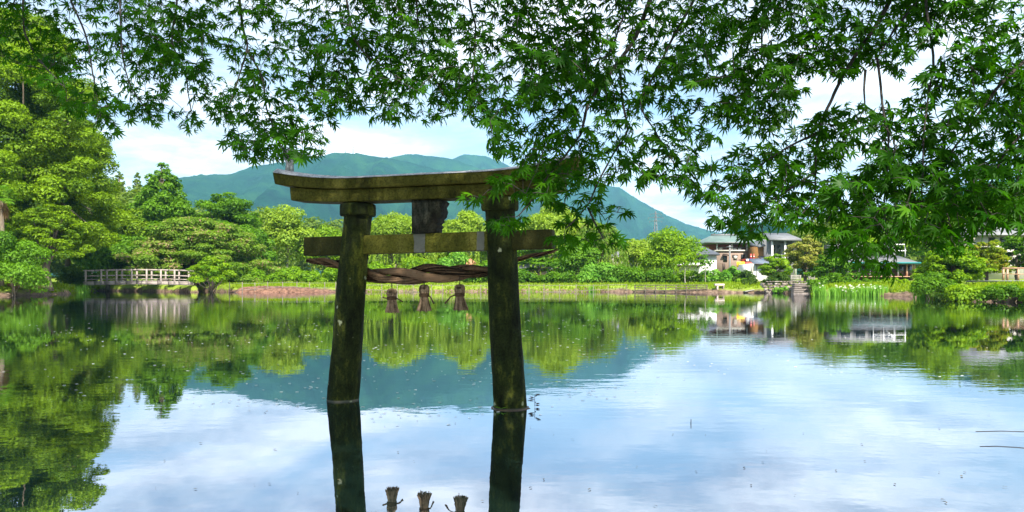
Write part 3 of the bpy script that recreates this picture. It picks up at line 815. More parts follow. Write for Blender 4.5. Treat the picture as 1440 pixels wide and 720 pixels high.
def tassel(px, top, bot, label, tails, seed, ang):
    r_ = np.random.default_rng(seed)
    Xr = (px - 720) / F; u = (Xr * 5.905 + .7345) / (.965 + .262 * Xr); vofs = .07
    ctr = TP(u, vofs, 0); D = ctr[1]
    ztop = CZ + (HY - top) / F * D; zb = CZ + (HY - bot) / F * D
    L = ztop - zb
    ths = thing("straw_tassel", label, "tassel", (ctr[0], ctr[1], zb), "straw tassels hanging from the rope")
    base = np.array([ctr[0], ctr[1], zb])
    lean = r_.normal(0, .02, 2)
    ztie = zb + L * .60
    m = MB()                                            # flared skirt of straws
    for q in range(230):
        f = math.sqrt(r_.random()); a = r_.uniform(0, 6.283)
        r0, r1 = .032 * f, .066 * f * r_.uniform(.88, 1.08)
        p0 = ctr + [r0 * math.cos(a), r0 * math.sin(a), ztie]
        p1 = ctr + [r1 * math.cos(a) + lean[0] * .3, r1 * math.sin(a), zb + r_.uniform(-.004, .012) - (.012 if r_.random() < .03 else 0)]
        pm = p0 * .45 + p1 * .55 + [-.004 * math.cos(a), -.004 * math.sin(a), 0]
        m.tube([p0, pm, p1], [.0022, .0026, .0020], 4, cap=False)
        m.t[-1] = np.full(len(m.t[-1]), r_.uniform(.25, 1))
    m.build("skirt", TSTRAW, ths, base)
    m = MB()                                            # rounded head
    for q in range(90):
        a = 6.283 * q / 90 + r_.normal(0, .05)
        pr = [(.030, ztie), (.040, ztie + L * .10), (.043, ztie + L * .22), (.040, ztie + L * .32), (.026, ztie + L * .385), (.006, ztop)]
        m.tube([ctr + [r_.uniform(.95, 1.04) * b * math.cos(a), b * math.sin(a), z] for b, z in pr], .0026, 4, cap=False)
        m.t[-1] = np.full(len(m.t[-1]), r_.uniform(.2, .9))
    m.tube([ctr + [0, 0, z] for _, z in pr], [b * .93 for b, _ in pr], 12)
    m.build("head", TSTRAW, ths, base)
    m = MB()                                            # binding cord and its loose tails
    for w in range(3):
        tt = np.linspace(0, 6.283, 25)
        m.tube(np.stack([ctr[0] + .039 * np.cos(tt), ctr[1] + .039 * np.sin(tt), ztie - .008 + w * .009 + .003 * np.sin(tt + w)], -1), .0052, 6)
    for (dx, dz) in tails:
        p0 = ctr + [.036 * np.sign(dx), -.012, ztie]
        m.tube([p0, p0 + [dx * .45, -.015, dz * .25], p0 + [dx * .8, -.015, dz * .75], p0 + [dx, -.01, dz]], [.006, .0062, .006, .0075], 6)
    m.build("binding", STRAW, ths, base)
    m = MB(); m.tube([ctr + [0, 0, ztop - .01], ctr + [.001, 0, ztop + .06], ctr + [0, .0, ztop + .10]], .0050, 6)
    m.build("cord", CORD, ths, base)
tassel(546, 406, 439.5, "straw tassel nearest the left pillar with cord tails on both sides", [(-.035, .010), (.062, -.030)], 1, 0)
tassel(592, 400.5, 437, "middle straw tassel of three with a short ragged binding", [(.048, -.070)], 2, 0)
tassel(642.5, 400, 436, "straw tassel nearest the right pillar with one long cord tail to its left", [(-.085, -.072)], 3, 0)

# ------------------------------------------------------------------ small things on the water
def sprig(name, label, cat, c, n, h, size, mat, flat=False, seed=0):
    r_ = np.random.default_rng(seed)
    o = thing(name, label, cat, c); m = MB(); s = MB()
    for q in range(n):
        a = r_.uniform(0, 6.28); f = r_.uniform(.4, 1)
        tip = np.array(c) + [math.cos(a) * size * 1.6 * f, math.sin(a) * size * .8 * f, h * (q + 1) / n if not flat else .012 + .01 * r_.random()]
        bs = np.array(c) + [0, 0, h * (q + .4) / n if not flat else .004]
        d = nrm(tip - bs); sd_ = nrm(np.cross(d, [0, 0, 1.0] if flat else [0, 1.0, .2])); ln = size
        m.add([bs, (bs + tip) / 2 + sd_ * ln * (.22 if flat else .15), tip, (bs + tip) / 2 - sd_ * ln * (.22 if flat else .15)], [[0, 1, 2, 3]], r_.uniform(.3, .9))
        s.tube([np.array(c) + [0, 0, 0], (np.array(c) + bs) / 2, bs], .0018, 4)
    m.build("leaf", mat, o, c); s.build("stem", DARKTWIG, o, c)
    return o
c1 = P(752, 573, 5.74); c1[2] = 0.004
sprig("water_sprig", "dark leafy twig poking out of the water beside the right pillar", "twig", c1, 8, .10, .042, DARKTWIG, seed=4)
c2 = TP(.7435 - .03, -.15, .012)
sprig("waterside_plant", "small bright green seedling on the foot of the right pillar", "plant", c2, 6, .02, .045, PAL['reed'], True, seed=5)
c3 = P(971, 596, 1000 / (596 - HY)); c3[2] = 0
o = thing("stick", "thin dark stick standing upright in open water right of the torii", "stick", c3)
m = MB(); m.tube([c3 + [0, 0, -.3], c3 + [.003, 0, 0], c3 + [.004, 0, .034]], [.003, .003, .002], 6); m.build("stem", DARKTWIG, o, c3)
for (a, b, lab) in (((1372, 607), (1470, 608.5), "upper of two thin bent reed stalks floating at the right"), ((1378, 628), (1450, 631), "lower of two thin bent reed stalks floating at the right")):
    pa, pb = [np.array([(q[0] - 720) / (q[1] - HY), 1000 / (q[1] - HY), .001]) for q in (a, b)]
    o = thing("floating_stalk", lab, "reed stalk", pa, "reed stalks floating at the right")
    m = MB(); m.tube([pa, pa * .6 + pb * .4 + [0, .03, .001], pa * .25 + pb * .75 + [0, .02, .001], pb], .0016, 5); m.build("stem", DARKTWIG, o, pa)
# pale flecks painting sky sparkle on ripples, over the far half of the water
m = MB(); r_ = np.random.default_rng(21); n = 0
cl = [(r_.uniform(60, 900), r_.uniform(452, 585)) for _ in range(60)]
while n < 850:
    if r_.random() < .7:
        c = cl[r_.integers(60)]; px = c[0] + r_.normal(0, 45); py = c[1] + r_.normal(0, 9)
    else:
        px, py = r_.uniform(-40, 1460), 418 + 120 * r_.random() ** 1.2
    if py < 418 or py > 600: continue
    d = 1000 / (py - HY); x = (px - 720) / F * d
    s_ = r_.uniform(.005, .015) * (.6 + .05 * d); k = 6; th = np.linspace(0, 6.283, k, endpoint=False) + r_.uniform(0, 1)
    rr_ = s_ * r_.uniform(.6, 1.2, k)
    m.add(np.stack([x + rr_ * np.cos(th) * 1.5, d + rr_ * np.sin(th), np.full(k, .004)], -1), [list(range(k))], r_.uniform(.2, 1))
    n += 1
o = m.build("sky_sparkles", leafmat("pale_sparkle", (.30, .32, .26), (.75, .76, .72), .0), None)
tag(o, "pale flecks painting sparkles of sky on the rippled lake", None, kind="stuff")
m = MB()
for q in range(60):
    px, py = r_.uniform(20, 1430), r_.uniform(560, 715); d = 1000 / (py - HY); x = (px - 720) / F * d
    a = r_.uniform(0, 6.28); s_ = r_.uniform(.006, .016)
    m.add([[x - s_ * math.cos(a), d - s_ * math.sin(a), .004], [x + s_ * .3, d - s_ * .3, .006], [x + s_ * math.cos(a), d + s_ * math.sin(a), .004], [x - s_ * .3, d + s_ * .3, .006]], [[0, 1, 2, 3]], r_.random())
tag(m.build("floating_debris", leafmat("dead_leaf_bits", (.03, .025, .015), (.10, .08, .04), 0), None), "scattered dark bits of dead leaf floating on the near water", None, kind="stuff")

# ------------------------------------------------------------------ footbridge, fences, benches, wall
def poly_rail(mb, pts_, w, h):
    for a, b in zip(pts_[:-1], pts_[1:]):
        a = np.array(a); b = np.array(b); d = b - a; L = np.linalg.norm(d[:2])
        mb.box((a + b) / 2, (np.linalg.norm(d) + w * .5, w, h), rot=math.atan2(d[1], d[0]), tilt=-math.atan2(d[2], L))
DB = 77.0
br = thing("footbridge", "low arched wooden footbridge with pale railings over the inlet at the left", "footbridge", P(193, 410, DB))
bb_ = P(193, 410, DB)
def arch(px): return 1.4 * (1 - ((px - 193) / 74.0) ** 2)
PXS = np.linspace(118, 267, 11)
m = MB()
for e in (0, 1):
    yy = DB + e * 1.15
    sh = -6 * 0
    pl_ = [P(px - 1.5 * e, 398.7 - arch(px), DB) + [0, e * 1.15, 0] for px in PXS]
    poly_rail(m, pl_, .14, .40)
    if e == 0: m.build("beam", WOOD, br, bb_); m = MB()
m.build("beam", WOOD, br, bb_)
m = MB()
for a, b in zip(PXS[:-1], PXS[1:]):
    A_ = P(a - .7, 396.6 - arch(a), DB) + [0, .575, 0]; B_ = P(b - .7, 396.6 - arch(b), DB) + [0, .575, 0]
    d = B_ - A_
    m.box((A_ + B_) / 2, (np.linalg.norm(d) + .02, 1.35, .09), rot=math.atan2(d[1], d[0]), tilt=-math.atan2(d[2], np.linalg.norm(d[:2])))
m.build("deck", WOOD, br, bb_)
for e in (0, 1):
    for lev, hh in ((380.6, .13), (388.3, .10), (393.4, .07)):
        m = MB(); poly_rail(m, [P(px - 1.5 * e, lev - arch(px), DB) + [0, e * 1.15, 0] for px in PXS], .11 if lev < 385 else .07, hh); m.build("rail", WOOD, br, bb_)
    for px in (121, 142.8, 164.5, 185.8, 206.8, 226.8, 246, 266):
        q0 = P(px - 1.5 * e, 398.0 - arch(px), DB) + [0, e * 1.15 + (-.075 if e == 0 else .075), 0]; q1 = P(px - 1.5 * e, 379.6 - arch(px), DB)
        m = MB(); hgt = q1[2] - q0[2] + .25
        m.box((q0[0], q0[1], q0[2] - .25 + hgt / 2), (.15, .13, hgt)); m.build("post", WOOD, br, bb_)

def stakefence(name, label, x0, x1, n, py_top, D0, D1, mat, rails, w=.07, railh=.03, railw=.03, jit=.0):
    r_ = np.random.default_rng(int(x0))
    a = P(x0, 400, D0); o = thing(name, label, "fence", (a[0], a[1], gz(a[0], a[1])))
    base = np.array([a[0], a[1], gz(a[0], a[1])])
    tops = []
    for q in range(n):
        f = q / (n - 1); px = x0 + (x1 - x0) * f + r_.normal(0, jit); D = D0 + (D1 - D0) * f
        p = P(px, py_top, D); z0 = gz(p[0], p[1]) - .15; p[2] += r_.normal(0, .03 if jit else 0)
        m = MB(); m.box((p[0], p[1], (z0 + p[2]) / 2), (w, w, p[2] - z0), tone=.5, bev=.01); m.build("post", mat, o, base)
        tops.append((p, z0))
    for rf in rails:
        m = MB(); m.tube([t_ * 1 + [0, -.045 - railw * .3, -(t_[2] - z0 - .15) * (1 - rf)] for t_, z0 in tops], railh, 5); m.build("rail", mat if railh > .02 else STEEL, o, base)
stakefence("stake_fence", "low stake and wire fence along the red earth bank right of the bridge", 322, 474, 9, 396.5, 75.3, 78.2, POST, (.55, .92), railh=.012, jit=1.2)
stakefence("stake_fence", "long stake and rail fence along the far bank behind the torii", 490, 880, 18, 399.6, 78.9, 78.9, POST, (.92, .5), railh=.025, jit=1.5)
stakefence("rail_fence", "brown three-rail timber fence at the lake edge left of the pale bench", 893, 994, 8, 400.5, 78.3, 74.7, RAILW, (.95, .6, .25), w=.11, railh=.045)

def bench(name, label, px, py0, py1, D, width, mat, back=True):
    x = (px - 720) / F * D; z0 = gz(x, D); w = width / F * D; zt = CZ + (HY - py0) / F * D
    o = thing(name, label, "bench", (x, D, z0)); b = (x, D, z0)
    m = MB(); m.box((x, D, z0 + .45), (w, .42, .07), bev=.01); m.build("seat", mat, o, b)
    for sx_ in (-1, 1):
        for sy_ in (-1, 1):
            m = MB(); m.box((x + sx_ * (w / 2 - .12), D + sy_ * .15, z0 + .19), (.09, .09, .44)); m.build("leg", mat, o, b)
    if back:
        m = MB()
        for k in range(3): m.box((x, D - .2, z0 + .60 + k * .16), (w, .04, .13))
        for sx_ in (-1, 1): m.box((x + sx_ * (w / 2 - .1), D - .24, z0 + .60), (.07, .05, .75))
        m.build("backrest", mat, o, b)
GREYWOOD = solid("grey_bench_wood", (0.18, 0.168, 0.138), (0.276, 0.258, 0.222), 4, .85)
bench("bench", "grey slatted bench above the stone wall seen from behind, left of two", 1118, 386, 396, 72.5, 15, GREYWOOD)
bench("bench", "grey slatted bench above the stone wall at the head of the steps, right of two", 1140, 386, 396, 72.5, 10, GREYWOOD)
PINKW = solid("pale_pink_wood", (0.35, 0.266, 0.217), (0.462, 0.364, 0.308), 4, .8)
x = (1011.5 - 720) / F * 74.3
o = thing("low_bench", "low pale pinkish bench by the water right of the rail fence", "bench", (x, 74.3, .2)); b = (x, 74.3, .2)
m = MB(); m.box((x, 74.3, .82), (.98, .5, .22), bev=.03); m.build("seat", PINKW, o, b)
for sx_ in (-.22, .40):
    m = MB(); m.box((x + sx_, 74.3, .46), (.13, .4, .52)); m.build("leg", POST if sx_ > 0 else PINKW, o, b)

# dry stone wall and steps on the right bank
x0, x1 = (1079 - 720) / F * 70.5, (1124 - 720) / F * 68.8
o = thing("stone_wall", "rough dry stone retaining wall below the grey benches", "wall", ((x0 + x1) / 2, 70, 0)); b = np.array([(x0 + x1) / 2, 70, 0])
m = MB(); r_ = np.random.default_rng(31)
x_, k = x0, 0
for row in range(4):
    xx = x0 - .1 - .1 * row
    while xx < x1 + 1.0 - row * .1:
        w = r_.uniform(.28, .62); f = (xx - x0) / (x1 - x0)
        yy = 70.5 - 1.7 * f - .02
        m.box((xx + w / 2, yy + .15 + .10 * row, .08 + .27 * row + r_.normal(0, .02)), (w * .97, .5, .27 + r_.normal(0, .02)), rot=r_.normal(-.1, .12), tilt=r_.normal(0, .06), bev=.07)
        xx += w
m.build("stones", STONEWALL, o, b)
m = MB()
for q in range(12):
    xx = x0 + (x1 + .8 - x0) * q / 12; m.box((xx + .16, 70.35 - 1.7 * q / 12 + .5, 1.14), (.33, .42, .10), rot=-.2, bev=.03)
m.build("coping", STONEWALL, o, b)
o = thing("stone_steps", "stone steps going down to the water right of the stone wall", "steps", ((1133 - 720) / F * 67, 67, 0)); b = np.array([(1133 - 720) / F * 67, 67, 0])
STEPM = solid("worn_step_stone", (0.11, 0.09, 0.075), (0.19, 0.16, 0.14), 5, .9, .4)
for q in range(6):
    m = MB(); m.box((b[0] + .22 * q - .75, 66.2 + .5 * q, .03 + .17 * q), (1.7, .62, .15), rot=.05, bev=.025); m.build("step", STEPM, o, b)
    m = MB(); m.box((b[0] + .22 * q - .75, 66.45 + .5 * q, -.06 + .17 * q), (1.6, .4, .10)); m.build("riser", STONEWALL, o, b)
# sloping plank landing
o = thing("landing_plank", "grey sloping plank landing at the lake edge beside the dark low shrub", "landing", (25.0, 72.5, 0)); b = np.array([25.0, 72.5, 0])
m = MB(); pa, pb = P(1046, 409.6, 72.6), P(1074, 404.6, 73.6); d = pb - pa
for q in range(4):
    m.box((pa + pb) / 2 + [0, (q - 1.5) * .24, 0], (np.linalg.norm(d), .22, .07), rot=math.atan2(d[1], d[0]), tilt=-math.atan2(d[2], d[0]))
m.build("planks", GREYWOOD, o, b)
m = MB(); m.box(pb + [-.3, 0, -.28], (.12, .8, .5)); m.build("support", GREYWOOD, o, b)

# the pale soil heap on the left bank
m = MB(); r_ = np.random.default_rng(41)
nx, ny = 60, 14
gx, gy = np.meshgrid(np.linspace(0, 1, nx), np.linspace(0, 1, ny))
pxx = 322 + 156 * gx; DD = 75.8 + 3.6 * gy
hh = np.sin(np.clip(gy * 1.1, 0, 1) * math.pi) ** .7 * np.interp(gx, [0, .12, .5, .8, 1], [.15, .85, .70, .5, .2]) + r_.normal(0, .05, gx.shape)
m.add(np.stack([(pxx - 720) / F * DD, DD, hh * np.sin(gx * math.pi).clip(.2) ** .3 * .95 - .05], -1).reshape(-1, 3), [(a * nx + c, a * nx + c + 1, (a + 1) * nx + c + 1, (a + 1) * nx + c) for a in range(ny - 1) for c in range(nx - 1)])
struct(m.build("soil_bank", solid("red_brown_soil", (.055, .026, .015), (.19, .10, .065), 3, .95, .8, 14), smooth=True), "bank of reddish brown soil at the water's edge")

# ------------------------------------------------------------------ houses round the right shore
class House:
    def __init__(s, name, label, px, D, cat="house"):
        s.D = D; x = (px - 720) / F * D
        s.z0 = gz(x, D) - .1
        s.o = thing(name, label, cat, (x, D, s.z0)); s.b = np.array([x, D, s.z0])
    def q(s, px, py, dy=0.0):           # a point on the front plane moved back by dy
        p = P(px, py, s.D); p[1] += dy; return p
    def block(s, name, mat, l, r, t_, b_, dy=0.0, depth=.2, par=None, bev=0, label=None):
        a = s.q(l, t_); c = s.q(r, b_)
        zb = c[2] if b_ is not None else s.z0
        m = MB(); m.box(((a[0] + c[0]) / 2, s.D + dy + depth / 2, (a[2] + zb) / 2), (c[0] - a[0], depth, a[2] - zb), bev=bev)
        return m.build(name, mat, par or s.o, s.b if par is None else s.b, label=label) if par is None else s._child(m, name, mat, par, label)
    def _child(s, m, name, mat, par, label):
        return m.build(name, mat, par, s.b, label=label)
    def wall(s, mat, l, r, t_, dy=0.0, depth=6, name="wall"):
        a = s.q(l, t_); c = s.q(r, t_)
        m = MB(); m.box(((a[0] + c[0]) / 2, s.D + dy + depth / 2, (a[2] + s.z0) / 2), (c[0] - a[0], depth, a[2] - s.z0))
        return m.build(name, mat, s.o, s.b)
    def window(s, l, r, t_, b_, dy=0.0, frame=None, name="window", bars=1):
        f = s.block(name, frame or DARKW, l, r, t_, b_, dy - .10, .12)
        w = (r - l); g_ = .12 * w; hh = (b_ - t_) * .10
        s.block("pane", GLASS, l + g_, r - g_, t_ + hh, b_ - hh, dy - .125, .03, par=f)
        return f
    def slab(s, name, mat, corners, th=.22, par=None):
        """roof plane from its four corners, given a thickness"""
        c = np.array(corners, float); v = np.concatenate([c, c - [0, 0, th]])
        m = MB().add(v, [(0, 1, 2, 3), (7, 6, 5, 4), (0, 4, 5, 1), (1, 5, 6, 2), (2, 6, 7, 3), (3, 7, 4, 0)])
        return m.build(name, mat, par or s.o, s.b)
    def hip(s, name, mat, el, er, ey, rl, rr_, ry, dyf, dyr, th=.22):
        """hipped roof: eave line el..er at row ey, ridge rl..rr at row ry; eave dyf, ridge dyr behind the front"""
        E1, E2 = s.q(el, ey, dyf), s.q(er, ey, dyf); Rz = s.q(0, ry)[2]
        sc_ = 1.0
        R1, R2 = s.q(rl, ry, dyr), s.q(rr_, ry, dyr)
        back = 2 * dyr - dyf
        B1, B2 = E1 + [0, back - dyf, 0], E2 + [0, back - dyf, 0]
        v = np.array([E1, E2, B2, B1, R1, R2]); v2 = v[:4] - [0, 0, th]
        m = MB().add(np.concatenate([v, v2]), [[0, 1, 5, 4], [1, 2, 5], [2, 3, 4, 5], [3, 0, 4], [0, 6, 7, 1], [1, 7, 8, 2], [2, 8, 9, 3], [3, 9, 6, 0], [9, 8, 7, 6]])
        o = m.build(name, mat, s.o, s.b)
        return o
# two-storey restaurant with the green roof
h = House("restaurant", "brown brick two-storey house with a green hipped roof and an open upper gallery", 1032, 112, "house")
h.wall(BRICK, 1006.5, 1066, 353, 0, 7)
h.block("wall", REDW, 999, 1065, 340.5, 351.6, 1.3, 5, label="red-brown boarded upper wall behind the gallery")
h.block("gallery_floor", CREAM, 1005, 1066.5, 351.6, 353.4, -.25, 7.2)
rf = h.hip("roof", GREENROOF, 988.5, 1068.5, 340.9, 1011.5, 1050, 328.3, -.9, 4.2)
m = MB(); a, b_ = h.q(1010.5, 327.2, 4.2), h.q(1051, 327.2, 4.2); m.box((a + b_) / 2 + [0, 0, -.06], (b_[0] - a[0], .45, .28)); m.build("ridge", GREYROOF, rf, h.b)
m = MB(); a, b_ = h.q(988, 341.6, -.95), h.q(1069, 341.6, -.95); m.box((a + b_) / 2, (b_[0] - a[0], .14, .16)); m.build("gutter", STEEL, rf, h.b)
for px in (1008.3, 1029.3, 1050.4, 1064.8): h.block("column", WHITE, px - .75, px + .75, 341, 351.6, -.1, .17)
m = MB(); a, b_ = h.q(1008, 348.2, -.1), h.q(1065, 348.2, -.1); m.box((a + b_) / 2, (b_[0] - a[0], .05, .06)); m.build("railing", STEEL, h.o, h.b)
for px, w in ((1034.3, 4.6), (1041, 4.2)): h.block("air_conditioner", WHITE, px - w / 2, px + w / 2, 348.8, 351.6, .2, .4, bev=.04)
h.block("air_conditioner", CREAM, 1011.8, 1016.6, 347.5, 351.6, .2, .4, bev=.04)
w_ = h.window(1017, 1022.4, 359.6, 368, 0)
h.slab("window_hood", DARKW, [h.q(1014.5, 359.4, -.6), h.q(1024.5, 359.4, -.6), h.q(1022.5, 356.8, .0), h.q(1016.5, 356.8, .0)], .10, par=w_)
h.window(1029.8, 1037.6, 358.4, 362, 0)
h.window(1042, 1047, 357.5, 365, 0); h.window(1052.5, 1058, 356.5, 361, 0)
h.block("door", DARKW, 1016, 1019.5, 370.5, 381, -.08, .1)
h.block("notice_board", CREAM, 1031.5, 1036.6, 359.8, 364.6, -.16, .06)
m = MB()
for (px, py) in ((1032.5, 361.2), (1034.2, 361.2), (1032.5, 362.8), (1035.4, 362.8)):
    p = h.q(px, py, -.175); m.box(p, (.10, .02, .08))
m.build("lettering", DARKW, h.o, h.b)
# red awning, flues and shop boards in front of it
o = thing("stall_hut", "red boarded hut with twin red flues in front of the brick house", "hut", P(1056, 372, 106)); b = P(1056, 372, 106)
def blk(name, mat, l, r, t_, b__, D, depth, par, base, bev=0, label=None):
    a = P(l, t_, D); c = P(r, b__, D); m = MB()
    m.box(((a[0] + c[0]) / 2, D + depth / 2, (a[2] + c[2]) / 2), (c[0] - a[0], depth, a[2] - c[2]), bev=bev)
    return m.build(name, mat, par, base, label=label)
blk("wall", REDP, 1048, 1064, 365.5, 397, 106, 2.2, o, b); blk("roof", REDP, 1047, 1065, 364.2, 365.2, 105.7, 2.8, o, b)
for px in (1056.3, 1060.3): blk("flue", REDP, px - .9, px + .9, 357, 364, 106.6, .25, o, b); blk("flue", WHITE, px - .7, px + .7, 360, 361.6, 106.5, .1, o, b)
o = thing("awning", "blue and white striped awning over the front of the red hut", "awning", P(1056, 366, 103)); b = P(1056, 366, 103)
for k in range(6):
    m = MB(); l = 1049.5 + 4.2 * k
    c = np.array([P(l, 366.6, 103), P(l + 4.2, 366.6, 103), P(l + 3.4, 363.8, 105), P(l - .8, 363.8, 105)]); v = np.concatenate([c, c - [0, 0, .06]])
    m.add(v, [(0, 1, 2, 3), (7, 6, 5, 4), (0, 4, 5, 1), (1, 5, 6, 2), (2, 6, 7, 3), (3, 7, 4, 0)]); m.build("stripe", BLUEP if k > 2 or k == 1 else WHITE, o, b)
for px in (1050.5, 1072): blk("pole", STEEL, px - .25, px + .25, 366, 397, 103.1, .05, o, b)
o = thing("shop_board", "yellow board with orange lettering left of the white shop", "sign", P(1041.5, 376, 100)); b = P(1041.5, 372, 100)
o.location = [float(q) for q in b]
blk("board", YELLOW, 1036.2, 1047.2, 368.2, 375.4, 100, .12, o, b)
m = MB()
for (px, py, w, hh) in ((1039, 370.6, .25, .06), (1039, 372.2, .28, .06), (1038.6, 371.4, .06, .3), (1043, 370.4, .28, .06), (1043.6, 371.8, .06, .3), (1042.6, 372.6, .22, .06), (1045.4, 371.4, .06, .3)):
    m.box(P(px, py, 99.98), (w, .03, hh))
m.build("lettering", ORANGEP, o, b)
for px in (1036.8, 1046.8): blk("post", STEEL, px - .3, px + .3, 375.5, 399, 100.02, .06, o, b)
o = thing("shop_banner", "blue panel with a white shape below the yellow board", "sign", P(1043, 380, 99.5)); b = P(1043, 380, 99.5)
blk("panel", BLUEP, 1038.4, 1046.2, 376.4, 381.8, 99.5, .08, o, b)
m = MB(); m.box(P(1043, 379.6, 99.47), (.30, .03, .34)); m.box(P(1043, 377.4, 99.47), (.16, .03, .14)); m.build("emblem", WHITE, o, b)
blk("leg", STEEL, 1038.6, 1039.1, 381.8, 399, 99.5, .06, o, b); blk("leg", STEEL, 1045.5, 1046, 381.8, 399, 99.5, .06, o, b)
# white shop with the blue-grey lean-to roof
h = House("shop", "small white shop with a blue-grey sloping roof and a dark doorway", 1066, 92, "shop")
h.wall(WHITE, 1052.5, 1080, 371, 0, 4)
rf = h.slab("roof", BLUESLATE, [h.q(1059.5, 371.4, -.7), h.q(1084, 370.6, -.7), h.q(1083.5, 361.5, 4.2), h.q(1068, 363.4, 4.2)], .16)
m = MB(); a, b_ = h.q(1059.3, 372, -.74), h.q(1084, 371.3, -.74); m.box((a + b_) / 2, (b_[0] - a[0], .1, .13)); m.build("gutter", DARKW, rf, h.b)
h.block("door", DARKW, 1070.6, 1077, 374.2, 386.5, -.06, .08); h.block("door_frame", WHITE, 1074, 1075.2, 374.2, 386.5, -.10, .05)
h.window(1056, 1060, 374.5, 381, 0, CREAM)
h.block("drainpipe", GREYC, 1063.2, 1063.8, 371.5, 396, -.12, .08)
h.block("parasol", CREAM, 1053.2, 1056.4, 372.5, 384, -.9, .3, bev=.1)
h.block("counter", CREAM, 1057, 1069.5, 389.4, 397, -.8, .6)
# orange annexe
h = House("annexe", "narrow orange boarded annexe with a grey pitched roof beside the green-roofed house", 1074, 107)
h.wall(ORANGE, 1066.6, 1079.5, 346, 0, 5)
h.slab("roof", GREYROOF, [h.q(1065, 346.6, -.8), h.q(1084.5, 342.5, -.8), h.q(1084.5, 332.8, 4), h.q(1065, 341, 4)], .2)
h.slab("roof", GREYROOF, [h.q(1066, 364.6, -2.0), h.q(1086, 364, -2.0), h.q(1086, 358.6, .2), h.q(1066, 360, .2)], .15)
h.window(1073.6, 1078.8, 348, 358, 0, POST)
# white gallery house with slim columns
h = House("villa", "pale house with slim white columns behind the small maples at the right", 1100, 104)
h.wall(GREYC, 1084, 1122, 337, 1.2, 6)
h.slab("roof", GREYROOF, [h.q(1081, 336.8, -.6), h.q(1126, 336.8, -.6), h.q(1122, 325, 4), h.q(1086, 325, 4)], .22)
for px in (1086.3, 1104.5, 1119): h.block("column", WHITE, px - 1.1, px + 1.1, 338.5, 392, 0, .25)
for l in (1089, 1096.5, 1108): h.window(l, l + 5, 344, 356, 1.2)
h.block("fascia", WHITE, 1081.5, 1125.5, 336.8, 338.4, -.5, .2)
# long white house with a slate roof
h = House("white_house", "long white house with a dark slate roof half hidden by willows", 975, 98)
h.wall(WHITE, 934, 1007.8, 357.4, 0, 6)
h.hip("roof", SLATE, 928, 1010.5, 357, 945, 996.5, 343.8, -.6, 3.4)
h.block("eave_wall", WHITE, 990, 1007.8, 353.5, 357.5, .5, 3)
for l in (941, 953, 964, 976): h.window(l, l + 7.5, 361, 368.5, 0, DARKW)
h.window(985, 990.5, 361, 370, 0, GREYC)
h.block("lean_to_roof", DARKW, 934, 985, 373, 374.8, -1.2, 1.2)
# grey cottage
h = House("cottage", "small cream cottage with a grey roof behind the willows left of the white house", 882, 104)
h.wall(CREAM, 864, 898, 360.5, 0, 5)
h.hip("roof", GREYROOF, 861, 901, 360.8, 871, 892, 352.5, -.5, 3)
h.window(892.4, 897, 363, 367.5, 0); h.window(878, 883, 363, 367.5, 0); h.window(868, 872, 363, 367.5, 0)
# two pink houses glimpsed under the trees
h = House("pink_house", "low pinkish house glimpsed between trees right of the torii", 752, 108)
PINK = solid("pink_plaster", (0.39, 0.255, 0.2025), (0.465, 0.3225, 0.27), 2, .85)
h.wall(PINK, 728, 782, 377.5, 0, 5); h.hip("roof", GREYROOF, 724, 786, 377.6, 738, 772, 369, -.6, 3)
h.window(733, 740, 380.5, 387, 0, WHITE); h.window(750, 758, 380.5, 388, 0, WHITE); h.window(768, 775, 380.5, 387, 0, WHITE)
h = House("far_house", "far pinkish house with an orange tiled roof seen under the torii tie beam", 640, 125)
h.wall(PINK, 618, 668, 371, 0, 5); h.hip("roof", solid("orange_tile", (0.294, 0.119, 0.056), (0.385, 0.189, 0.105), 2, .8), 614, 672, 371.2, 626, 660, 362.5, -.6, 3)
h.window(626, 632, 374, 379, 0, WHITE); h.window(652, 658, 374, 379, 0, WHITE)
# dark teahouse at the right, under the maple
h = House("teahouse", "dark glazed teahouse with a grey roof and turquoise gutter behind the drooping maple", 1240, 72)
h.wall(DARKW, 1190, 1289, 370.5, .7, 6)
rf = h.slab("roof", GREYROOF, [h.q(1186, 369.6, -.5), h.q(1290, 369.6, -.5), h.q(1286, 358, 3), h.q(1192, 358, 3)], .18)
m = MB(); a, b_ = h.q(1186, 369.9, -.56), h.q(1290.5, 369.9, -.56); m.box((a + b_) / 2, (b_[0] - a[0], .13, .15)); m.build("gutter", TEAL, rf, h.b)
h.block("upper_wall", GREYC, 1196, 1284, 340.5, 358, 3.2, 3)
for l in (1200, 1222, 1244, 1264): h.window(l, l + 18, 344, 355, 3.2, GREYC)
for py in (342.4, 351.5):
    m = MB(); a, b_ = h.q(1240, py, 1.8), h.q(1288, py, 1.8); m.box((a + b_) / 2, (b_[0] - a[0], .07, .10)); m.build("balcony_rail", WHITE, h.o, h.b)
for px in (1241, 1256, 1271, 1287): h.block("balcony_post", WHITE, px - .5, px + .5, 342.4, 360, 1.8, .07)
m = MB(); m.tube([h.q(1258, 359, 1.75), h.q(1270, 346, 1.75)], .04, 5); m.build("stair_rail", WHITE, h.o, h.b)
for px in (1193, 1209, 1224, 1241, 1254, 1264, 1276.4, 1287): h.block("column", GREYC if px < 1270 else SALMON, px - .9, px + .9, 370.4, 390, .1, .12)
for l in (1195, 1211, 1227, 1244, 1267, 1279): h.window(l, l + 8.5, 372, 387.5, .68)
h.block("floor_edge", SALMON, 1190, 1289, 388.4, 389.4, -.1, .9)
h.block("sign", WHITE, 1250.5, 1254.3, 370.8, 377.5, -.2, .06)
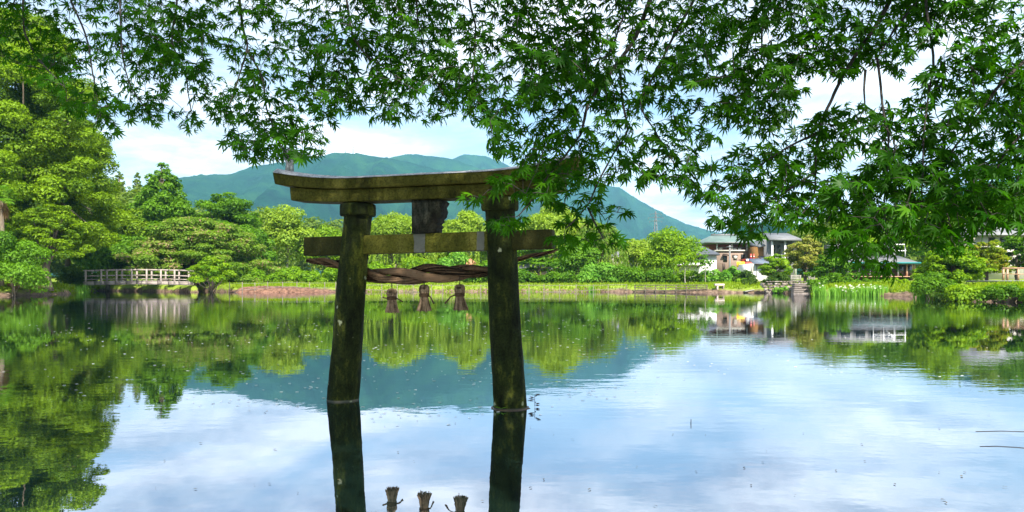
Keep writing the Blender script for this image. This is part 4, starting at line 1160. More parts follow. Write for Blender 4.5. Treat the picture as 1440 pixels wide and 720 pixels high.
# roof high at the far right, and the timber terrace
h = House("hillside_house", "pale grey-roofed house showing above the yellow maple at the right edge", 1405, 76)
h.wall(CREAM, 1383, 1440, 330, 0, 6)
h.hip("roof", GREYROOF, 1374, 1450, 329.5, 1392, 1434, 309, -.8, 4)
for l in (1390, 1406, 1424): h.window(l, l + 9, 334, 345, 0)
D = 49.0
tb_ = P(1440, 395, D); o = thing("terrace", "timber terrace with salmon railings above the bushes at the right edge", "terrace", (tb_[0], D, .9)); b = np.array([tb_[0], D, .9])
blk("deck", GREYC, 1410.5, 1490, 394, 396.6, D, 4, o, b)
for t_, hh in ((376.3, 1.6), (385, 1.0)): blk("rail", SALMON, 1410.5, 1490, t_, t_ + hh, D - .03, .10, o, b)
for px in (1411.5, 1417.3, 1432.3, 1447.5, 1463, 1478): blk("post", SALMON, px - 1.0, px + 1.0, 377.9, 394, D, .1, o, b)
for px in (1414, 1445, 1480): blk("pile", POST, px - 1, px + 1, 396.6, 412, D + .8, .12, o, b)
# pole, pylon, masts
o = thing("utility_pole", "thick grey concrete pole in front of the brick house", "pole", P(1026.2, 398, 104)); b = P(1026.2, 398, 104)
m = MB(); m.tube([P(1026.2, 400, 104), P(1026.3, 345, 104)], [.17, .12], 10); m.build("shaft", GREYC, o, b)
m = MB(); m.box(P(1026.3, 347, 103.85), (1.0, .08, .08)); m.build("crossarm", STEEL, o, b)
D = 420.0; pb_ = P(922, 360, D)
o = thing("power_pylon", "grey lattice power pylon standing behind the willow", "pylon", pb_); b = pb_
m = MB(); zt = P(922, 297, D); zb = P(922, 372, D)
for sx_, sy_ in ((-1, -1), (1, -1), (1, 1), (-1, 1)): m.tube([zb + [sx_ * 2.6, sy_ * 2.6, 0], zt * .45 + zb * .55 + [sx_ * 1.2, sy_ * 1.2, 0], zt + [sx_ * .15, sy_ * .15, 0]], .16, 4)
for q in range(14):
    f0, f1 = q / 14, (q + 1) / 14; w0, w1 = [2.6 * (1 - f) ** 1.2 + .2 for f in (f0, f1)]; s_ = 1 if q % 2 else -1
    for sy_ in (-1, 1):
        m.tube([zb + (zt - zb) * f0 + [-s_ * w0, sy_ * w0, 0], zb + (zt - zb) * f1 + [s_ * w1, sy_ * w1, 0]], .09, 4)
        m.tube([zb + (zt - zb) * f0 + [sy_ * w0, -s_ * w0, 0], zb + (zt - zb) * f1 + [sy_ * w1, s_ * w1, 0]], .09, 4)
m.build("tower", STEEL, o, b)
for py, w in ((301.5, 3.4), (306.5, 4.6), (311.5, 3.8)):
    m = MB(); c = P(922, py, D); m.tube([c + [-w, 0, .1], c + [0, 0, .5], c + [w, 0, .1]], [.1, .2, .1], 4)
    for sx_ in (-1, 1): m.tube([c + [sx_ * w * .95, 0, .1], c + [sx_ * w * .95, 0, -1.0]], .12, 5)
    m.build("crossarm", STEEL, o, b)
for px, top, bt, lab, w in ((496.5, 204.5, 217, "taller thin red and white mast on the mountain top", 1.15), (486, 209.5, 216.5, "short thin mast on the mountain top left of the taller one", .75)):
    D = 2300; c = P(px, bt, D); tp = P(px, top, D)
    o = thing("radio_mast", lab, "mast", c); m = MB(); m.tube([c - [0, 0, 6], (c + tp) / 2, tp], [w * 1.6, w * 1.2, w * .7], 6); m.build("shaft", STEEL, o, c)
    m = MB(); m.tube([tp + [0, 0, -5], tp + [0, 0, -4], tp + [0, 0, -1], tp], [w * 1.2, w * 2.6, w * 2.6, w], 8); m.build("antenna_head", WHITE, o, c)
o = thing("relay_station", "tiny pale relay hut with a red roof just below the mountain masts", "hut", P(489, 227, 2196)); c = P(489, 227, 2196)
m = MB(); m.box(P(489, 227.5, 2196), (7, 14, 16)); m.build("wall", WHITE, o, c); m = MB(); m.box(P(493, 228.8, 2194), (7, 14, 10)); m.build("annexe", PINK, o, c)

# ------------------------------------------------------------------ trees round the lake
tree("cedar_tree", "huge bushy cedar filling the left edge of the view", "tree", 32, 67, 22, 338, 232, 'giant', 'cedar', size=.135, dens=.95, nb=330, trunk_r=.36, limbs=2)
tree("cedar_tree", "tall cedar close behind the huge one, its flank sloping to the right", "tree", 96, 88, 118, 362, 118, 'giant', 'cedar', size=.17, nb=190, trunk_r=.3, limbs=2)
tree("cedar_tree", "cedar standing out of view left of the huge bushy cedar", "tree", -130, 66, 60, 392, 220, 'giant', 'cedar', size=.24, nb=120)
tree("pine_tree", "leaning pine with spreading boughs reaching out over the water by the bridge", "tree", 68, 61.5, 266, 386, 108, 'tufted', 'cedar', size=.115, nb=130, basepx=66, trunk_r=.34, dens=1.0)
tree("conifer_tree", "pointed dark conifer rising behind the bridge against the sky", "tree", 229, 99, 229, 352, 112, 'conifer', 'mid', size=.24)
tree("conifer_tree", "thin hazy conifer nearest the huge cedar, left of a pair", "tree", 168, 150, 239, 330, 38, 'conifer', 'far', size=.34)
tree("conifer_tree", "thin hazy conifer beside the pointed dark one, right of a pair", "tree", 193, 150, 241, 330, 34, 'conifer', 'far', size=.34)
tree("broad_tree", "rounded olive green tree below the two thin conifers", "tree", 172, 97, 264, 380, 108, 'round', 'cedar', nb=44)
tree("broad_tree", "spreading dark green tree with open layers right of the pointed conifer", "tree", 316, 103, 252, 376, 146, 'tufted', 'mid', nb=110, size=.20)
tree("silk_tree", "wide umbrella shaped silk tree with pinkish blossom behind the bridge", "tree", 276, 88, 305, 398, 236, 'layered', 'silk', nb=250, size=.17, dens=1.0)
tree("maple_bush", "low yellow-green maple at the right end of the footbridge", "tree", 297, 74.0, 350, 409, 78, 'tufted', 'yg', nb=90, size=.14, dens=1.0)
tree("birch_tree", "pale leaved birch with a white trunk left of the torii", "tree", 404, 106, 268, 388, 96, 'round', 'pale', bark=PALEBARK, trunk_r=.16, dens=.6, nb=34)
tree("broad_tree", "mid green tree between the silk tree and the birch", "tree", 350, 96, 302, 392, 84, 'round', 'mid')
tree("broad_tree", "dark tree crowding the bank behind the left half of the footbridge", "tree", 152, 90, 318, 402, 112, 'round', 'mid', nb=40)
tree("broad_tree", "dark tree crowding the bank behind the right half of the footbridge", "tree", 236, 93, 338, 402, 110, 'round', 'dark', nb=34)
shrub("shrub", "dense dark shrub under the leaning pine at the left edge", 18, 56.5, 318, 414, 78, 'mid', nb=20)
shrub("shrub", "dark shrub on the bank between the leaning pine and the footbridge", 108, 79, 372, 410, 60, 'dark', nb=14)
shrub("shrub", "dark low shrub in the shade under the footbridge", 196, 93.5, 396, 411, 120, 'dark', nb=22)
shrub("dead_bush", "withered brown bush hanging over the water at the left edge", 33, 58.2, 392, 413, 40, 'dry', nb=9, size=.12, dens=.4)
# palm
D = 57.5; pc = P(2, 283, D); pz = gz(pc[0], D); o = thing("palm_tree", "fan palm with a skirt of dead brown fronds at the left edge", "palm tree", (pc[0], D, pz)); b = np.array([pc[0], D, pz])
m = MB(); m.tube([b - [0, 0, .2], (b + pc) / 2 + [.1, 0, 0], pc], [.2, .16, .15], 8); m.build("trunk", BARK, o, b)
r_ = np.random.default_rng(71); m = MB(); md = MB()
for q in range(34):
    a = r_.uniform(0, 6.283); e = r_.uniform(-.3, 1.2); d = np.array([math.cos(a) * math.cos(e), math.sin(a) * math.cos(e), math.sin(e)])
    c = pc + [0, 0, .3] + d * r_.uniform(.6, 1.0); sd_ = nrm(np.cross(d, [0, 0, 1.0])); up_ = np.cross(sd_, d)
    m.tube([pc + [0, 0, .2], c], .015, 3)
    for k in range(15):
        f = (k - 7) / 7 * 1.35; dd = d * math.cos(f) + sd_ * math.sin(f) - np.array([0, 0, .18]); L = r_.uniform(.5, .72); w = .03
        m.add([c, c + dd * L * .5 + sd_ * w, c + dd * L - [0, 0, .10], c + dd * L * .5 - sd_ * w], [[0, 1, 2, 3]], r_.uniform(.2, .9))
for q in range(90):
    a = r_.uniform(0, 6.283); f = r_.uniform(.2, .5); c = pc + [math.cos(a) * .15, math.sin(a) * .15, r_.uniform(-.9, .15)]
    tip = c + [math.cos(a) * f, math.sin(a) * f, -r_.uniform(.5, 1.1)]; s_ = nrm(np.cross(tip - c, [0.3, .2, 1.0])) * .06
    md.add([c, (c + tip) / 2 + s_ + [math.cos(a) * .1, 0, 0], tip, (c + tip) / 2 - s_], [[0, 1, 2, 3]], r_.random())
m.build("fronds", PAL['mid'], o, b); md.build("dead_fronds", PAL['dry'], o, b)

# far bank behind the torii
tree("broad_tree", "bright green tree behind the left pillar of the torii", "tree", 462, 109, 300, 392, 92, 'round', 'yg')
tree("willow_tree", "pale rounded willow framed between the torii lintels, left of the tablet", "tree", 553, 110, 290, 392, 112, 'willow', 'pale')
tree("willow_tree", "pale rounded willow framed between the torii lintels, right of the tablet", "tree", 652, 111, 286, 392, 100, 'willow', 'pale')
tree("broad_tree", "mid green tree behind the broken tablet of the torii", "tree", 604, 118, 302, 390, 90, 'round', 'yg')
tree("broad_tree", "green tree hidden behind the right pillar of the torii", "tree", 712, 112, 292, 392, 84, 'round', 'yg')
tree("willow_tree", "large pale willow whose top shows right of the torii under the maple leaves", "tree", 783, 107, 274, 392, 122, 'willow', 'pale')
tree("willow_tree", "slim grey-green willow beside the large pale willow", "tree", 842, 96, 300, 400, 84, 'willow', 'silk')
tree("broad_tree", "dark green tree with flat branches over the pink house", "tree", 757, 95, 340, 385, 96, 'layered', 'mid', nb=50)
tree("broad_tree", "leafy mid green tree right of the pink house", "tree", 812, 90, 318, 400, 74, 'round', 'mid', nb=34)
tree("willow_tree", "pale willow left of the white house, below the mountain slope", "tree", 895, 100, 328, 396, 66, 'willow', 'pale')
tree("willow_tree", "airy yellow-green willow with dark limbs in front of the white house", "tree", 944, 92, 311, 382, 104, 'round', 'yg', nb=26, dens=.42, trunk_r=.22, bark=DARKTWIG, basepx=934)
tree("willow_tree", "drooping willow at the left end of the white house", "tree", 925, 90, 346, 400, 58, 'willow', 'yg')
tree("sapling", "thin sapling with a pale stake-like trunk on the bright grass", "tree", 963.5, 81, 346, 384, 44, 'round', 'yg', nb=16, dens=.40, trunk_r=.06, bark=PALEBARK)
tree("sapling", "thin sapling with bare stem between the willow and the white wall", "tree", 992, 84, 352, 388, 34, 'round', 'mid', nb=10, dens=.35, trunk_r=.05, bark=PALEBARK)
tree("conifer_tree", "dark rounded evergreen behind the slate roof of the white house", "tree", 1000, 150, 324, 372, 40, 'round', 'dark')
tree("broad_tree", "dark tree behind the ridge of the green roofed house", "tree", 1068, 150, 318, 372, 70, 'round', 'mid')
for px, D, tp, w, pal, lab, kd in (
    (350, 87, 377, 70, 'hedge', "leftmost clipped hedge behind the soil bank", 'shrub'),
    (418, 87.5, 376, 84, 'hedge', "clipped hedge behind the soil bank left of the torii", 'shrub'),
    (480, 88, 374, 60, 'hedge', "clipped hedge hidden behind the left torii pillar", 'shrub'),
    (532, 89, 370, 66, 'hedge', "bright hedge seen above the rope beside the left torii pillar", 'shrub'),
    (590, 92, 362, 64, 'yg', "pale shrub above the thickest part of the rope", 'shrub'),
    (640, 91, 352, 54, 'reed', "fresh green round shrub under the torii tie beam", 'shrub'),
    (684, 90, 366, 52, 'mid', "dark shrub left of the right torii pillar", 'shrub'),
    (735, 89, 378, 62, 'mid', "low dark shrub in front of the pink house, beside the pillar", 'shrub'),
    (790, 88, 380, 70, 'mid', "low shrub at the right end of the pink house", 'shrub'),
    (842, 87, 368, 54, 'reed', "tall weedy shrub under the slim grey-green willow", 'shrub'),
    (880, 87, 371, 58, 'mid', "leafy shrub in front of the cream cottage", 'shrub'),
    (926, 86, 379, 56, 'mid', "shrub at the foot of the dark limbed willow", 'shrub'),
    (968, 86, 380, 56, 'yg', "shrub behind the pale sapling stem", 'shrub'),
    (1004, 86, 379, 52, 'reed', "broad fresh green shrub below the white wall", 'shrub'),
    (1044, 83, 391, 56, 'hedge', "pale green shrub in front of the white shop", 'shrub'),
    (1029, 90, 371, 24, 'reed', "small round shrub left of the yellow board", 'shrub'),
    (1047, 88, 382, 34, 'dark', "dark clipped hedge under the blue panel", 'shrub'),
    (1062, 76, 390, 46, 'dark', "dark low shrub beside the sloping landing", 'shrub'),
    (1098, 74.5, 384, 36, 'dark', "dark rounded shrub left of the grey benches", 'shrub'),
    (1100, 69.4, 403, 22, 'reed', "tuft of weeds growing at the foot of the stone wall", 'shrub'),
    (1170, 66, 384, 66, 'mid', "shrub right of the stone steps under the maple leaves", 'shrub'),
    (1215, 63, 392, 60, 'mid', "shrub in front of the left part of the teahouse", 'shrub'),
    (1258, 60, 391, 66, 'yg', "yellow-green low shrub in front of the teahouse columns", 'shrub'),
    (1312, 45, 384, 70, 'mid', "shrub under the yellow-green maple at its left", 'shrub'),
    (1362, 38.6, 398, 62, 'yg', "light green bush on the water's edge below the pale maple", 'shrub'),
    (1415, 37.2, 399, 74, 'mid', "darker green bush on the water's edge below the terrace", 'shrub'),
    (1468, 36, 396, 70, 'mid', "bush on the water's edge cut by the right border", 'shrub'),
    (1330, 40.6, 406, 46, 'dark', "dark bush overhanging the water under the maple", 'shrub')):
    shrub("shrub" if pal != 'hedge' else "hedge", lab, px, D, tp, 412 if D > 43 else 424.5, w, pal, cat="shrub" if pal != 'hedge' else "hedge", nb=18)
# right bank
tree("maple_tree", "small yellow-green maple right of the white shop", "tree", 1092, 78, 350, 398, 58, 'tufted', 'yg', nb=70, size=.15, dens=1.0)
tree("maple_tree", "beige tinted maple above the grey benches", "tree", 1133, 79, 322, 390, 82, 'tufted', 'beige', nb=90, size=.16, dens=1.0)
tree("maple_tree", "mid green maple over the stone steps", "tree", 1170, 69, 345, 404, 76, 'tufted', 'mid', nb=80, size=.15)
tree("broad_tree", "green tree left of the teahouse behind the drooping maple leaves", "tree", 1196, 86, 300, 400, 96, 'round', 'yg')
tree("broad_tree", "tall green tree behind the teahouse roof", "tree", 1252, 96, 276, 390, 108, 'round', 'mid', nb=44)
tree("broad_tree", "fresh green tree glowing through the leaves right of the teahouse", "tree", 1318, 82, 272, 380, 98, 'round', 'yg', nb=40)
tree("broad_tree", "tall tree behind the hillside house at the right edge", "tree", 1420, 100, 262, 380, 150, 'round', 'mid', nb=44)
tree("broad_tree", "green tree below the hillside house at the right edge", "tree", 1430, 60, 322, 392, 78, 'tufted', 'mid', nb=80, size=.14)
tree("maple_tree", "broad yellow-green maple leaning over the water at the right", "tree", 1338, 47, 338, 420, 112, 'tufted', 'yg', nb=130, size=.105, dens=1.05)
tree("maple_tree", "pale orange-tipped maple left of the timber terrace", "tree", 1388, 52, 324, 416, 74, 'tufted', 'red', nb=110, size=.11, dens=1.05)
tree("broad_tree", "tree cut by the right border beside the terrace", "tree", 1500, 56, 300, 400, 110, 'round', 'mid', nb=40)

# one far wood closes the gaps behind everything
m = MB(); r_ = np.random.default_rng(77); B = []
for q in range(330):
    px = r_.uniform(-260, 1720); D = r_.uniform(128, 185)
    tp = np.interp(px, [-260, 100, 200, 300, 420, 700, 860, 930, 1010, 1080, 1160, 1260, 1500, 1720], [250, 262, 292, 312, 326, 328, 338, 358, 352, 340, 322, 298, 280, 280]) + r_.uniform(0, 34)
    c = P(px, tp, D); rr = r_.uniform(2.6, 4.6); z0 = gz(c[0], D)
    while c[2] > z0:
        B.append((c.copy() + r_.normal(0, .8, 3), (rr, rr, rr * .8), r_.uniform(.2, .75))); c[2] -= rr * 1.5
cloud(m, B, .62, .48, seed=5)
tag(m.build("woods", PAL['far'], None), "band of mixed woodland closing the view behind the lake", None, kind="stuff")

# reeds, flowers, grass
def reeds(name, label, px, D, top, width, n, pal, bloom=0, cat="reeds"):
    seedc[0] += 1; r_ = np.random.default_rng(seedc[0]); x = (px - 720) / F * D; w = width / F * D
    z0 = gz(x, D) - .1; o = thing(name, label, cat, (x, D, z0)); b = np.array([x, D, z0]); m = MB(); fl = MB()
    zt = CZ + (HY - top) / F * D
    for q in range(n):
        p = b + [r_.normal(0, w * .27), r_.normal(0, .35), 0]; p[2] = min(gz(p[0], p[1]), .6) - .1; hgt = max(.2, (zt - p[2])) * r_.uniform(.55, 1.05)
        a = r_.uniform(0, 6.28); ln = np.array([math.cos(a), math.sin(a), 0]) * hgt * r_.uniform(.05, .35); s_ = np.array([-math.sin(a), math.cos(a), 0]) * .035
        m.add([p - s_, p + s_, p + ln * .35 + [0, 0, hgt * .65] + s_ * .8, p + ln * .35 + [0, 0, hgt * .65] - s_ * .8, p + ln + [0, 0, hgt]], [[0, 1, 2, 3]], r_.uniform(.1, .95))
        m.f.append(np.array([[3, 2, 4]]) + m.n - 5); m.t.append(np.array([.6]))
        if r_.random() < bloom:
            c = p + ln + [0, -.05, hgt]; cloud(fl, [(c, (.07, .07, .06), .6)], .8, .05, seed=q)
    m.build("blades", PAL[pal], o, b)
    if bloom and fl.v: fl.build("flowers", PAL['bloom'], o, b)
reeds("reed_clump", "upright green reed clump at the left end of the footbridge", 115, 73.5, 399, 14, 160, 'reed')
reeds("reed_clump", "green iris clump at the foot of the stone steps", 1153, 57.2, 398, 16, 170, 'reed', .05)
reeds("reed_clump", "dense iris clump with white flowers below the shrubs", 1180, 57.0, 402, 28, 240, 'reed', .07)
reeds("reed_clump", "flowering iris clump in the middle of the right bank", 1206, 56.0, 401, 26, 240, 'reed', .09)
reeds("reed_clump", "tall blue-green reed clump left of the brown edged lawn", 1229, 55.5, 399, 24, 240, 'reed', .05)
reeds("reed_clump", "reed clump right of the brown edged lawn", 1300, 50, 400, 24, 180, 'reed', .02)
reeds("reed_clump", "green weed tuft at the waterline below the slim willow", 832, 79.6, 400, 9, 80, 'reed')
reeds("reed_clump", "small weed tuft at the waterline right of the torii", 744, 79.6, 405, 8, 50, 'reed')
m = MB(); r_ = np.random.default_rng(88); nb_ = 26000; cnt = 0
while cnt < nb_:
    px = r_.uniform(-40, 1480); a_ = (px - 720) / F
    # walk out along this sight line to the far shore, then scatter beyond it
    D0 = 1000 / (np.interp(px, [q[0] for q in SH], [q[1] for q in SH]) - HY)
    D = D0 + .8 + r_.exponential(4.0)
    if D > D0 + 18: continue
    x = a_ * D; z = gz(x, D); k = 1
    hgt = r_.uniform(.10, .34); a = r_.uniform(0, 6.28); w = r_.uniform(.05, .12); s_ = np.array([math.cos(a) * w, math.sin(a) * w * .5, 0]); p = np.array([x, D, z - .04])
    m.add([p - s_, p + s_, p + [r_.normal(0, .08), r_.normal(0, .08), hgt]], [[0, 1, 2]], r_.uniform(0, 1)); cnt += 1
tag(m.build("grass", PAL['grass'], None), "fresh bright grass along the far bank", None, kind="stuff")

# ------------------------------------------------------------------ the foreground maple, its boughs hanging over the water
LEAFM = leafmat("maple_leaf", (.010, .054, .003), (.042, .146, .004), transl=.52, rough=.4, gloss=.006, tip=(.070, .185, .006))
COVER = [
 [(-80, -60), (440, -60), (430, 5), (440, 55), (470, 72), (458, 95), (492, 108), (484, 125), (516, 152), (470, 168), (458, 185), (452, 205), (438, 220), (400, 221), (370, 226), (345, 222), (318, 206), (316, 176), (296, 160), (276, 184), (235, 175), (190, 165), (160, 170), (168, 190), (145, 188), (130, 172), (100, 158), (75, 128), (40, 104), (8, 84), (-80, 70)],
 [(436, -60), (760, -60), (760, 35), (742, 55), (735, 46), (728, 70), (735, 98), (702, 112), (700, 128), (730, 140), (720, 165), (695, 178), (667, 166), (643, 158), (622, 172), (605, 166), (567, 160), (542, 172), (528, 163), (515, 140), (498, 130), (478, 112), (466, 75), (448, 50), (436, 10)],
 [(730, -60), (1150, -60), (1145, 60), (1142, 108), (1128, 122), (1112, 172), (1085, 182), (1050, 184), (1040, 165), (1020, 175), (985, 165), (978, 188), (1008, 192), (985, 206), (1000, 234), (985, 260), (975, 278), (960, 262), (930, 250), (905, 255), (880, 258), (864, 266), (872, 286), (889, 296), (868, 305), (850, 306), (866, 323), (890, 333), (868, 344), (840, 345), (810, 340), (795, 350), (772, 336), (742, 330), (780, 318), (800, 305), (772, 298), (758, 288), (735, 310), (715, 322), (686, 316), (715, 297), (732, 272), (700, 282), (668, 284), (644, 278), (690, 262), (705, 246), (736, 230), (725, 215), (700, 216), (690, 208), (692, 197), (715, 180), (700, 150), (735, 138), (730, 120), (742, 100), (730, 60)],
 [(1138, -60), (1520, -60), (1520, 326), (1440, 318), (1395, 322), (1379, 325), (1360, 345), (1336, 356), (1312, 350), (1296, 330), (1264, 328), (1246, 345), (1248, 372), (1266, 388), (1251, 388), (1223, 380), (1195, 370), (1187, 364), (1160, 330), (1130, 318), (1102, 312), (1075, 330), (1050, 340), (1038, 336), (1035, 318), (1012, 318), (994, 311), (1012, 300), (1035, 290), (1010, 287), (984, 279), (1002, 262), (1030, 250), (1012, 234), (1018, 222), (1045, 205), (1090, 198), (1110, 188), (1145, 172), (1156, 150), (1146, 110), (1140, 60)]]
# the same boughs go on above and to both sides of what the photograph cuts off
BEYOND = [[(-420, -330), (1880, -330), (1880, -52), (-420, -52)], [(1505, -60), (1880, -60), (1840, 250), (1640, 330), (1505, 326)], [(-420, -60), (-70, -60), (-70, 72), (-300, 90), (-420, 20)]]
HOLES = [
 [(228, 113), (245, 106), (262, 140), (244, 141)], [(288, 58), (312, 62), (309, 96), (292, 98)], [(56, -5), (108, -5), (94, 15), (70, 13)], [(138, 27), (164, 30), (160, 43), (144, 42)], [(104, 100), (130, 118), (126, 150), (112, 130)],
 [(150, 108), (166, 108), (160, 130)], [(974, 131), (984, 119), (1028, 116), (1036, 128), (1022, 142), (1004, 146), (982, 143)], [(735, 35), (752, 30), (748, 52), (738, 60)], [(862, 38), (880, 48), (872, 86), (858, 70)],
 [(1142, 121), (1152, 107), (1184, 108), (1206, 104), (1218, 82), (1245, 95), (1264, 98), (1273, 82), (1289, 70), (1305, 62), (1318, 52), (1332, 60), (1332, 78), (1318, 93), (1290, 105), (1290, 117), (1320, 125), (1299, 137), (1257, 146), (1238, 152), (1200, 149), (1158, 155), (1146, 149)],
 [(1171, 250), (1194, 237), (1187, 219), (1204, 203), (1233, 213), (1230, 227), (1206, 236), (1194, 254)], [(1330, 192), (1352, 196), (1348, 210), (1334, 206)], [(1100, 215), (1120, 200), (1126, 214), (1108, 226)]]
DENSE = [([(1150, 255), (1300, 235), (1440, 235), (1440, 305), (1330, 325), (1260, 330), (1240, 365), (1210, 360), (1160, 310)], .85), ([(735, 60), (850, 45), (862, 120), (790, 150), (735, 150)], .75), ([(180, 20), (300, 20), (290, 120), (200, 120)], .5),
         ([(930, 60), (1060, 20), (1130, 100), (960, 120)], .45), ([(560, 70), (700, 60), (660, 140), (540, 130)], .4), ([(742, 236), (850, 230), (842, 272), (750, 270)], .7), ([(1040, 210), (1150, 195), (1180, 280), (1050, 290)], .35)]
THIN = [([(630, 245), (900, 268), (900, 350), (640, 350)], .42), ([(640, 262), (735, 262), (735, 350), (640, 350)], .55), ([(-80, -60), (120, -60), (150, 150), (-80, 90)], .12), ([(300, 0), (440, 0), (440, 130), (310, 130)], .2), ([(795, 140), (990, 120), (1000, 260), (850, 265)], .25), ([(1330, -40), (1500, -40), (1500, 200), (1330, 230)], .22), ([(110, 100), (320, 90), (320, 190), (130, 190)], .2)]
def inside(poly, x, y):
    poly = np.asarray(poly); a, b = poly, np.roll(poly, -1, 0); r_ = np.zeros(len(x), bool)
    for (x1, y1), (x2, y2) in zip(a, b):
        if y1 == y2: continue
        c = ((y1 > y) != (y2 > y)) & (x < (x2 - x1) * (y - y1) / (y2 - y1) + x1); r_ ^= c
    return r_
def depth(x, y):
    d = np.interp(x, [-80, 200, 420, 520, 700, 800, 950, 1150, 1300, 1500], [3.5, 3.35, 3.05, 2.95, 2.85, 2.8, 2.9, 2.75, 2.65, 2.55])
    return d + .10 * np.sin(x * .021 + y * .013) + .0006 * (150 - np.minimum(y, 300))
TB = np.array([2.35, -1.15, .10]); FORK = np.array([1.75, -.55, 2.15])
LIMBS = [[FORK, (1.15, .45, 2.75), (.55, 1.55, 2.95), (.05, 2.5, 3.0), (-.5, 3.0, 2.85)],
         [FORK, (.9, -.15, 2.75), (-.35, .8, 3.05), (-1.5, 1.8, 3.1), (-2.5, 2.75, 2.95)],
         [FORK, (1.95, .55, 2.60), (1.95, 1.5, 2.80), (1.75, 2.3, 2.75)],
         [FORK, (1.45, -.1, 3.4), (1.0, .5, 4.8), (.5, .8, 6.4), (.2, .9, 7.6)]]
BR = [[(36, -30), (33, 0), (35, 47), (50, 75), (68, 100), (96, 128)], [(95, -30), (101, 0), (125, 50), (134, 97), (141, 119), (134, 152)], [(166, -30), (168, 0), (170, 72), (182, 120), (205, 150)], [(245, -40), (250, 0), (240, 60), (262, 100), (270, 160)],
      [(334, -40), (336, 0), (340, 40), (348, 69), (332, 115), (314, 166)], [(348, 69), (369, 108), (374, 155), (390, 202), (408, 231)], [(486, -40), (488, 0), (497, 54), (517, 83), (553, 108), (590, 135)], [(585, -40), (587, 0), (588, 29), (600, 80), (625, 140)],
      [(655, -40), (660, 0), (667, 29), (667, 72), (663, 126), (668, 150)], [(900, -40), (889, 0), (871, 36), (857, 79), (820, 90), (770, 95)],
      [(930, -50), (914, 0), (893, 54), (867, 90), (842, 119), (822, 150), (817, 188), (795, 217), (766, 250), (745, 285), (720, 307)], [(870, 88), (875, 144), (885, 185), (862, 217), (842, 257), (830, 290), (814, 306), (798, 322)], [(830, 290), (835, 310), (851, 336)],
      [(990, -40), (976, 0), (947, 54), (925, 101), (900, 144), (935, 200), (960, 240)], [(1090, -40), (1086, 0), (1074, 40), (1074, 86), (1083, 104), (1060, 150)],
      [(1270, -50), (1252, 0), (1232, 35), (1206, 70), (1177, 118), (1161, 153), (1149, 185), (1144, 224), (1142, 272), (1120, 300)], [(1310, -40), (1292, 0), (1251, 54), (1235, 80), (1213, 102)], [(1213, 102), (1215, 126), (1218, 158)], [(1236, 80), (1238, 115), (1241, 152), (1249, 190), (1249, 224), (1240, 290), (1252, 350)],
      [(1302, -40), (1302, 0), (1305, 41), (1312, 89), (1302, 144), (1292, 224), (1290, 300), (1285, 350)], [(1500, 40), (1440, 83), (1398, 121), (1369, 160), (1337, 204), (1310, 250), (1330, 320)], [(1500, 130), (1440, 190), (1418, 212), (1400, 260), (1385, 300)], [(1149, 185), (1110, 205), (1060, 240), (1010, 272)], [(1144, 240), (1090, 280), (1040, 310)],
      [(1680, -60), (1670, 0), (1640, 100), (1610, 190), (1580, 280)], [(1830, -80), (1800, 20), (1770, 120), (1740, 220)], [(-130, -80), (-140, -20), (-120, 40)], [(-300, -90), (-310, -20), (-280, 50)]]
def d_of(p): return float(depth(np.array([p[0]]), np.array([p[1]]))[0])
mt = thing("maple_tree", "overhanging maple whose leafy boughs fill the top of the view in front of the torii", "tree", TB)
def resample(P_, step):
    P_ = np.array(P_, float); k = max(3, int(np.linalg.norm(np.diff(P_, axis=0), axis=1).sum() / step)); return smooth_path(P_, k)
m = MB(); tp = smooth_path([TB - [0, 0, .3], TB, TB + (FORK - TB) * .35 + [.12, .05, 0], TB + (FORK - TB) * .7 + [.08, 0, 0], FORK], 24)
m.tube(tp, np.linspace(.17, .115, 24) * (1 + .6 * np.exp(-np.linspace(0, 8, 24))), 14); m.build("trunk", BARK, mt, TB, smooth=True)
limb_pts = []
limb_o = []
for q, L in enumerate(LIMBS):
    lp = smooth_path(L, 40); limb_pts.append(lp); m = MB(); m.tube(lp, np.linspace(.085, .022, 40), 8)
    limb_o.append(m.build("limb", DARKTWIG, mt, TB, smooth=True))
LP = np.concatenate(limb_pts[:3])
r_ = np.random.default_rng(17)
nodes, owner, nrad = [], [], []
bmesh_, fol = [], []
for q, bp_ in enumerate(BR):
    ds = [d_of(p) for p in bp_]
    pts3 = [P(p[0], p[1], d - .03) for p, d in zip(bp_, ds)]
    sub = bp_[0][1] >= 30 and bp_[0][0] < 1480
    if not sub:
        a = pts3[0]; tgt = LP[np.argmin(np.linalg.norm(LP - (a + [0, -.25, .45]), axis=1))]
        pts3 = [tgt, tgt * .55 + a * .45 + [0, .06, .10]] + pts3
    elif nodes:
        nn_ = np.array(nodes); i_ = int(np.argmin(np.linalg.norm(nn_ - pts3[0], axis=1))); pts3[0] = nn_[i_]
    path = resample(pts3, .03)
    path += np.cumsum(r_.normal(0, .0012, path.shape), 0) * np.linspace(0, 1, len(path))[:, None]
    thick = {10: .0125, 15: .0125, 4: .0105, 16: .009, 13: .009, 20: .009}.get(q, .007) * (.75 if sub else 1)
    m = MB(); rad = np.linspace(thick, .0022, len(path)); m.tube(path, rad, 6)
    bmesh_.append(m); fol.append(MB())
    st = 0 if sub else int(len(path) * .15)
    for p in path[st:]: nodes.append(p); owner.append(q)
nodes = np.array(nodes); owner = np.array(owner)
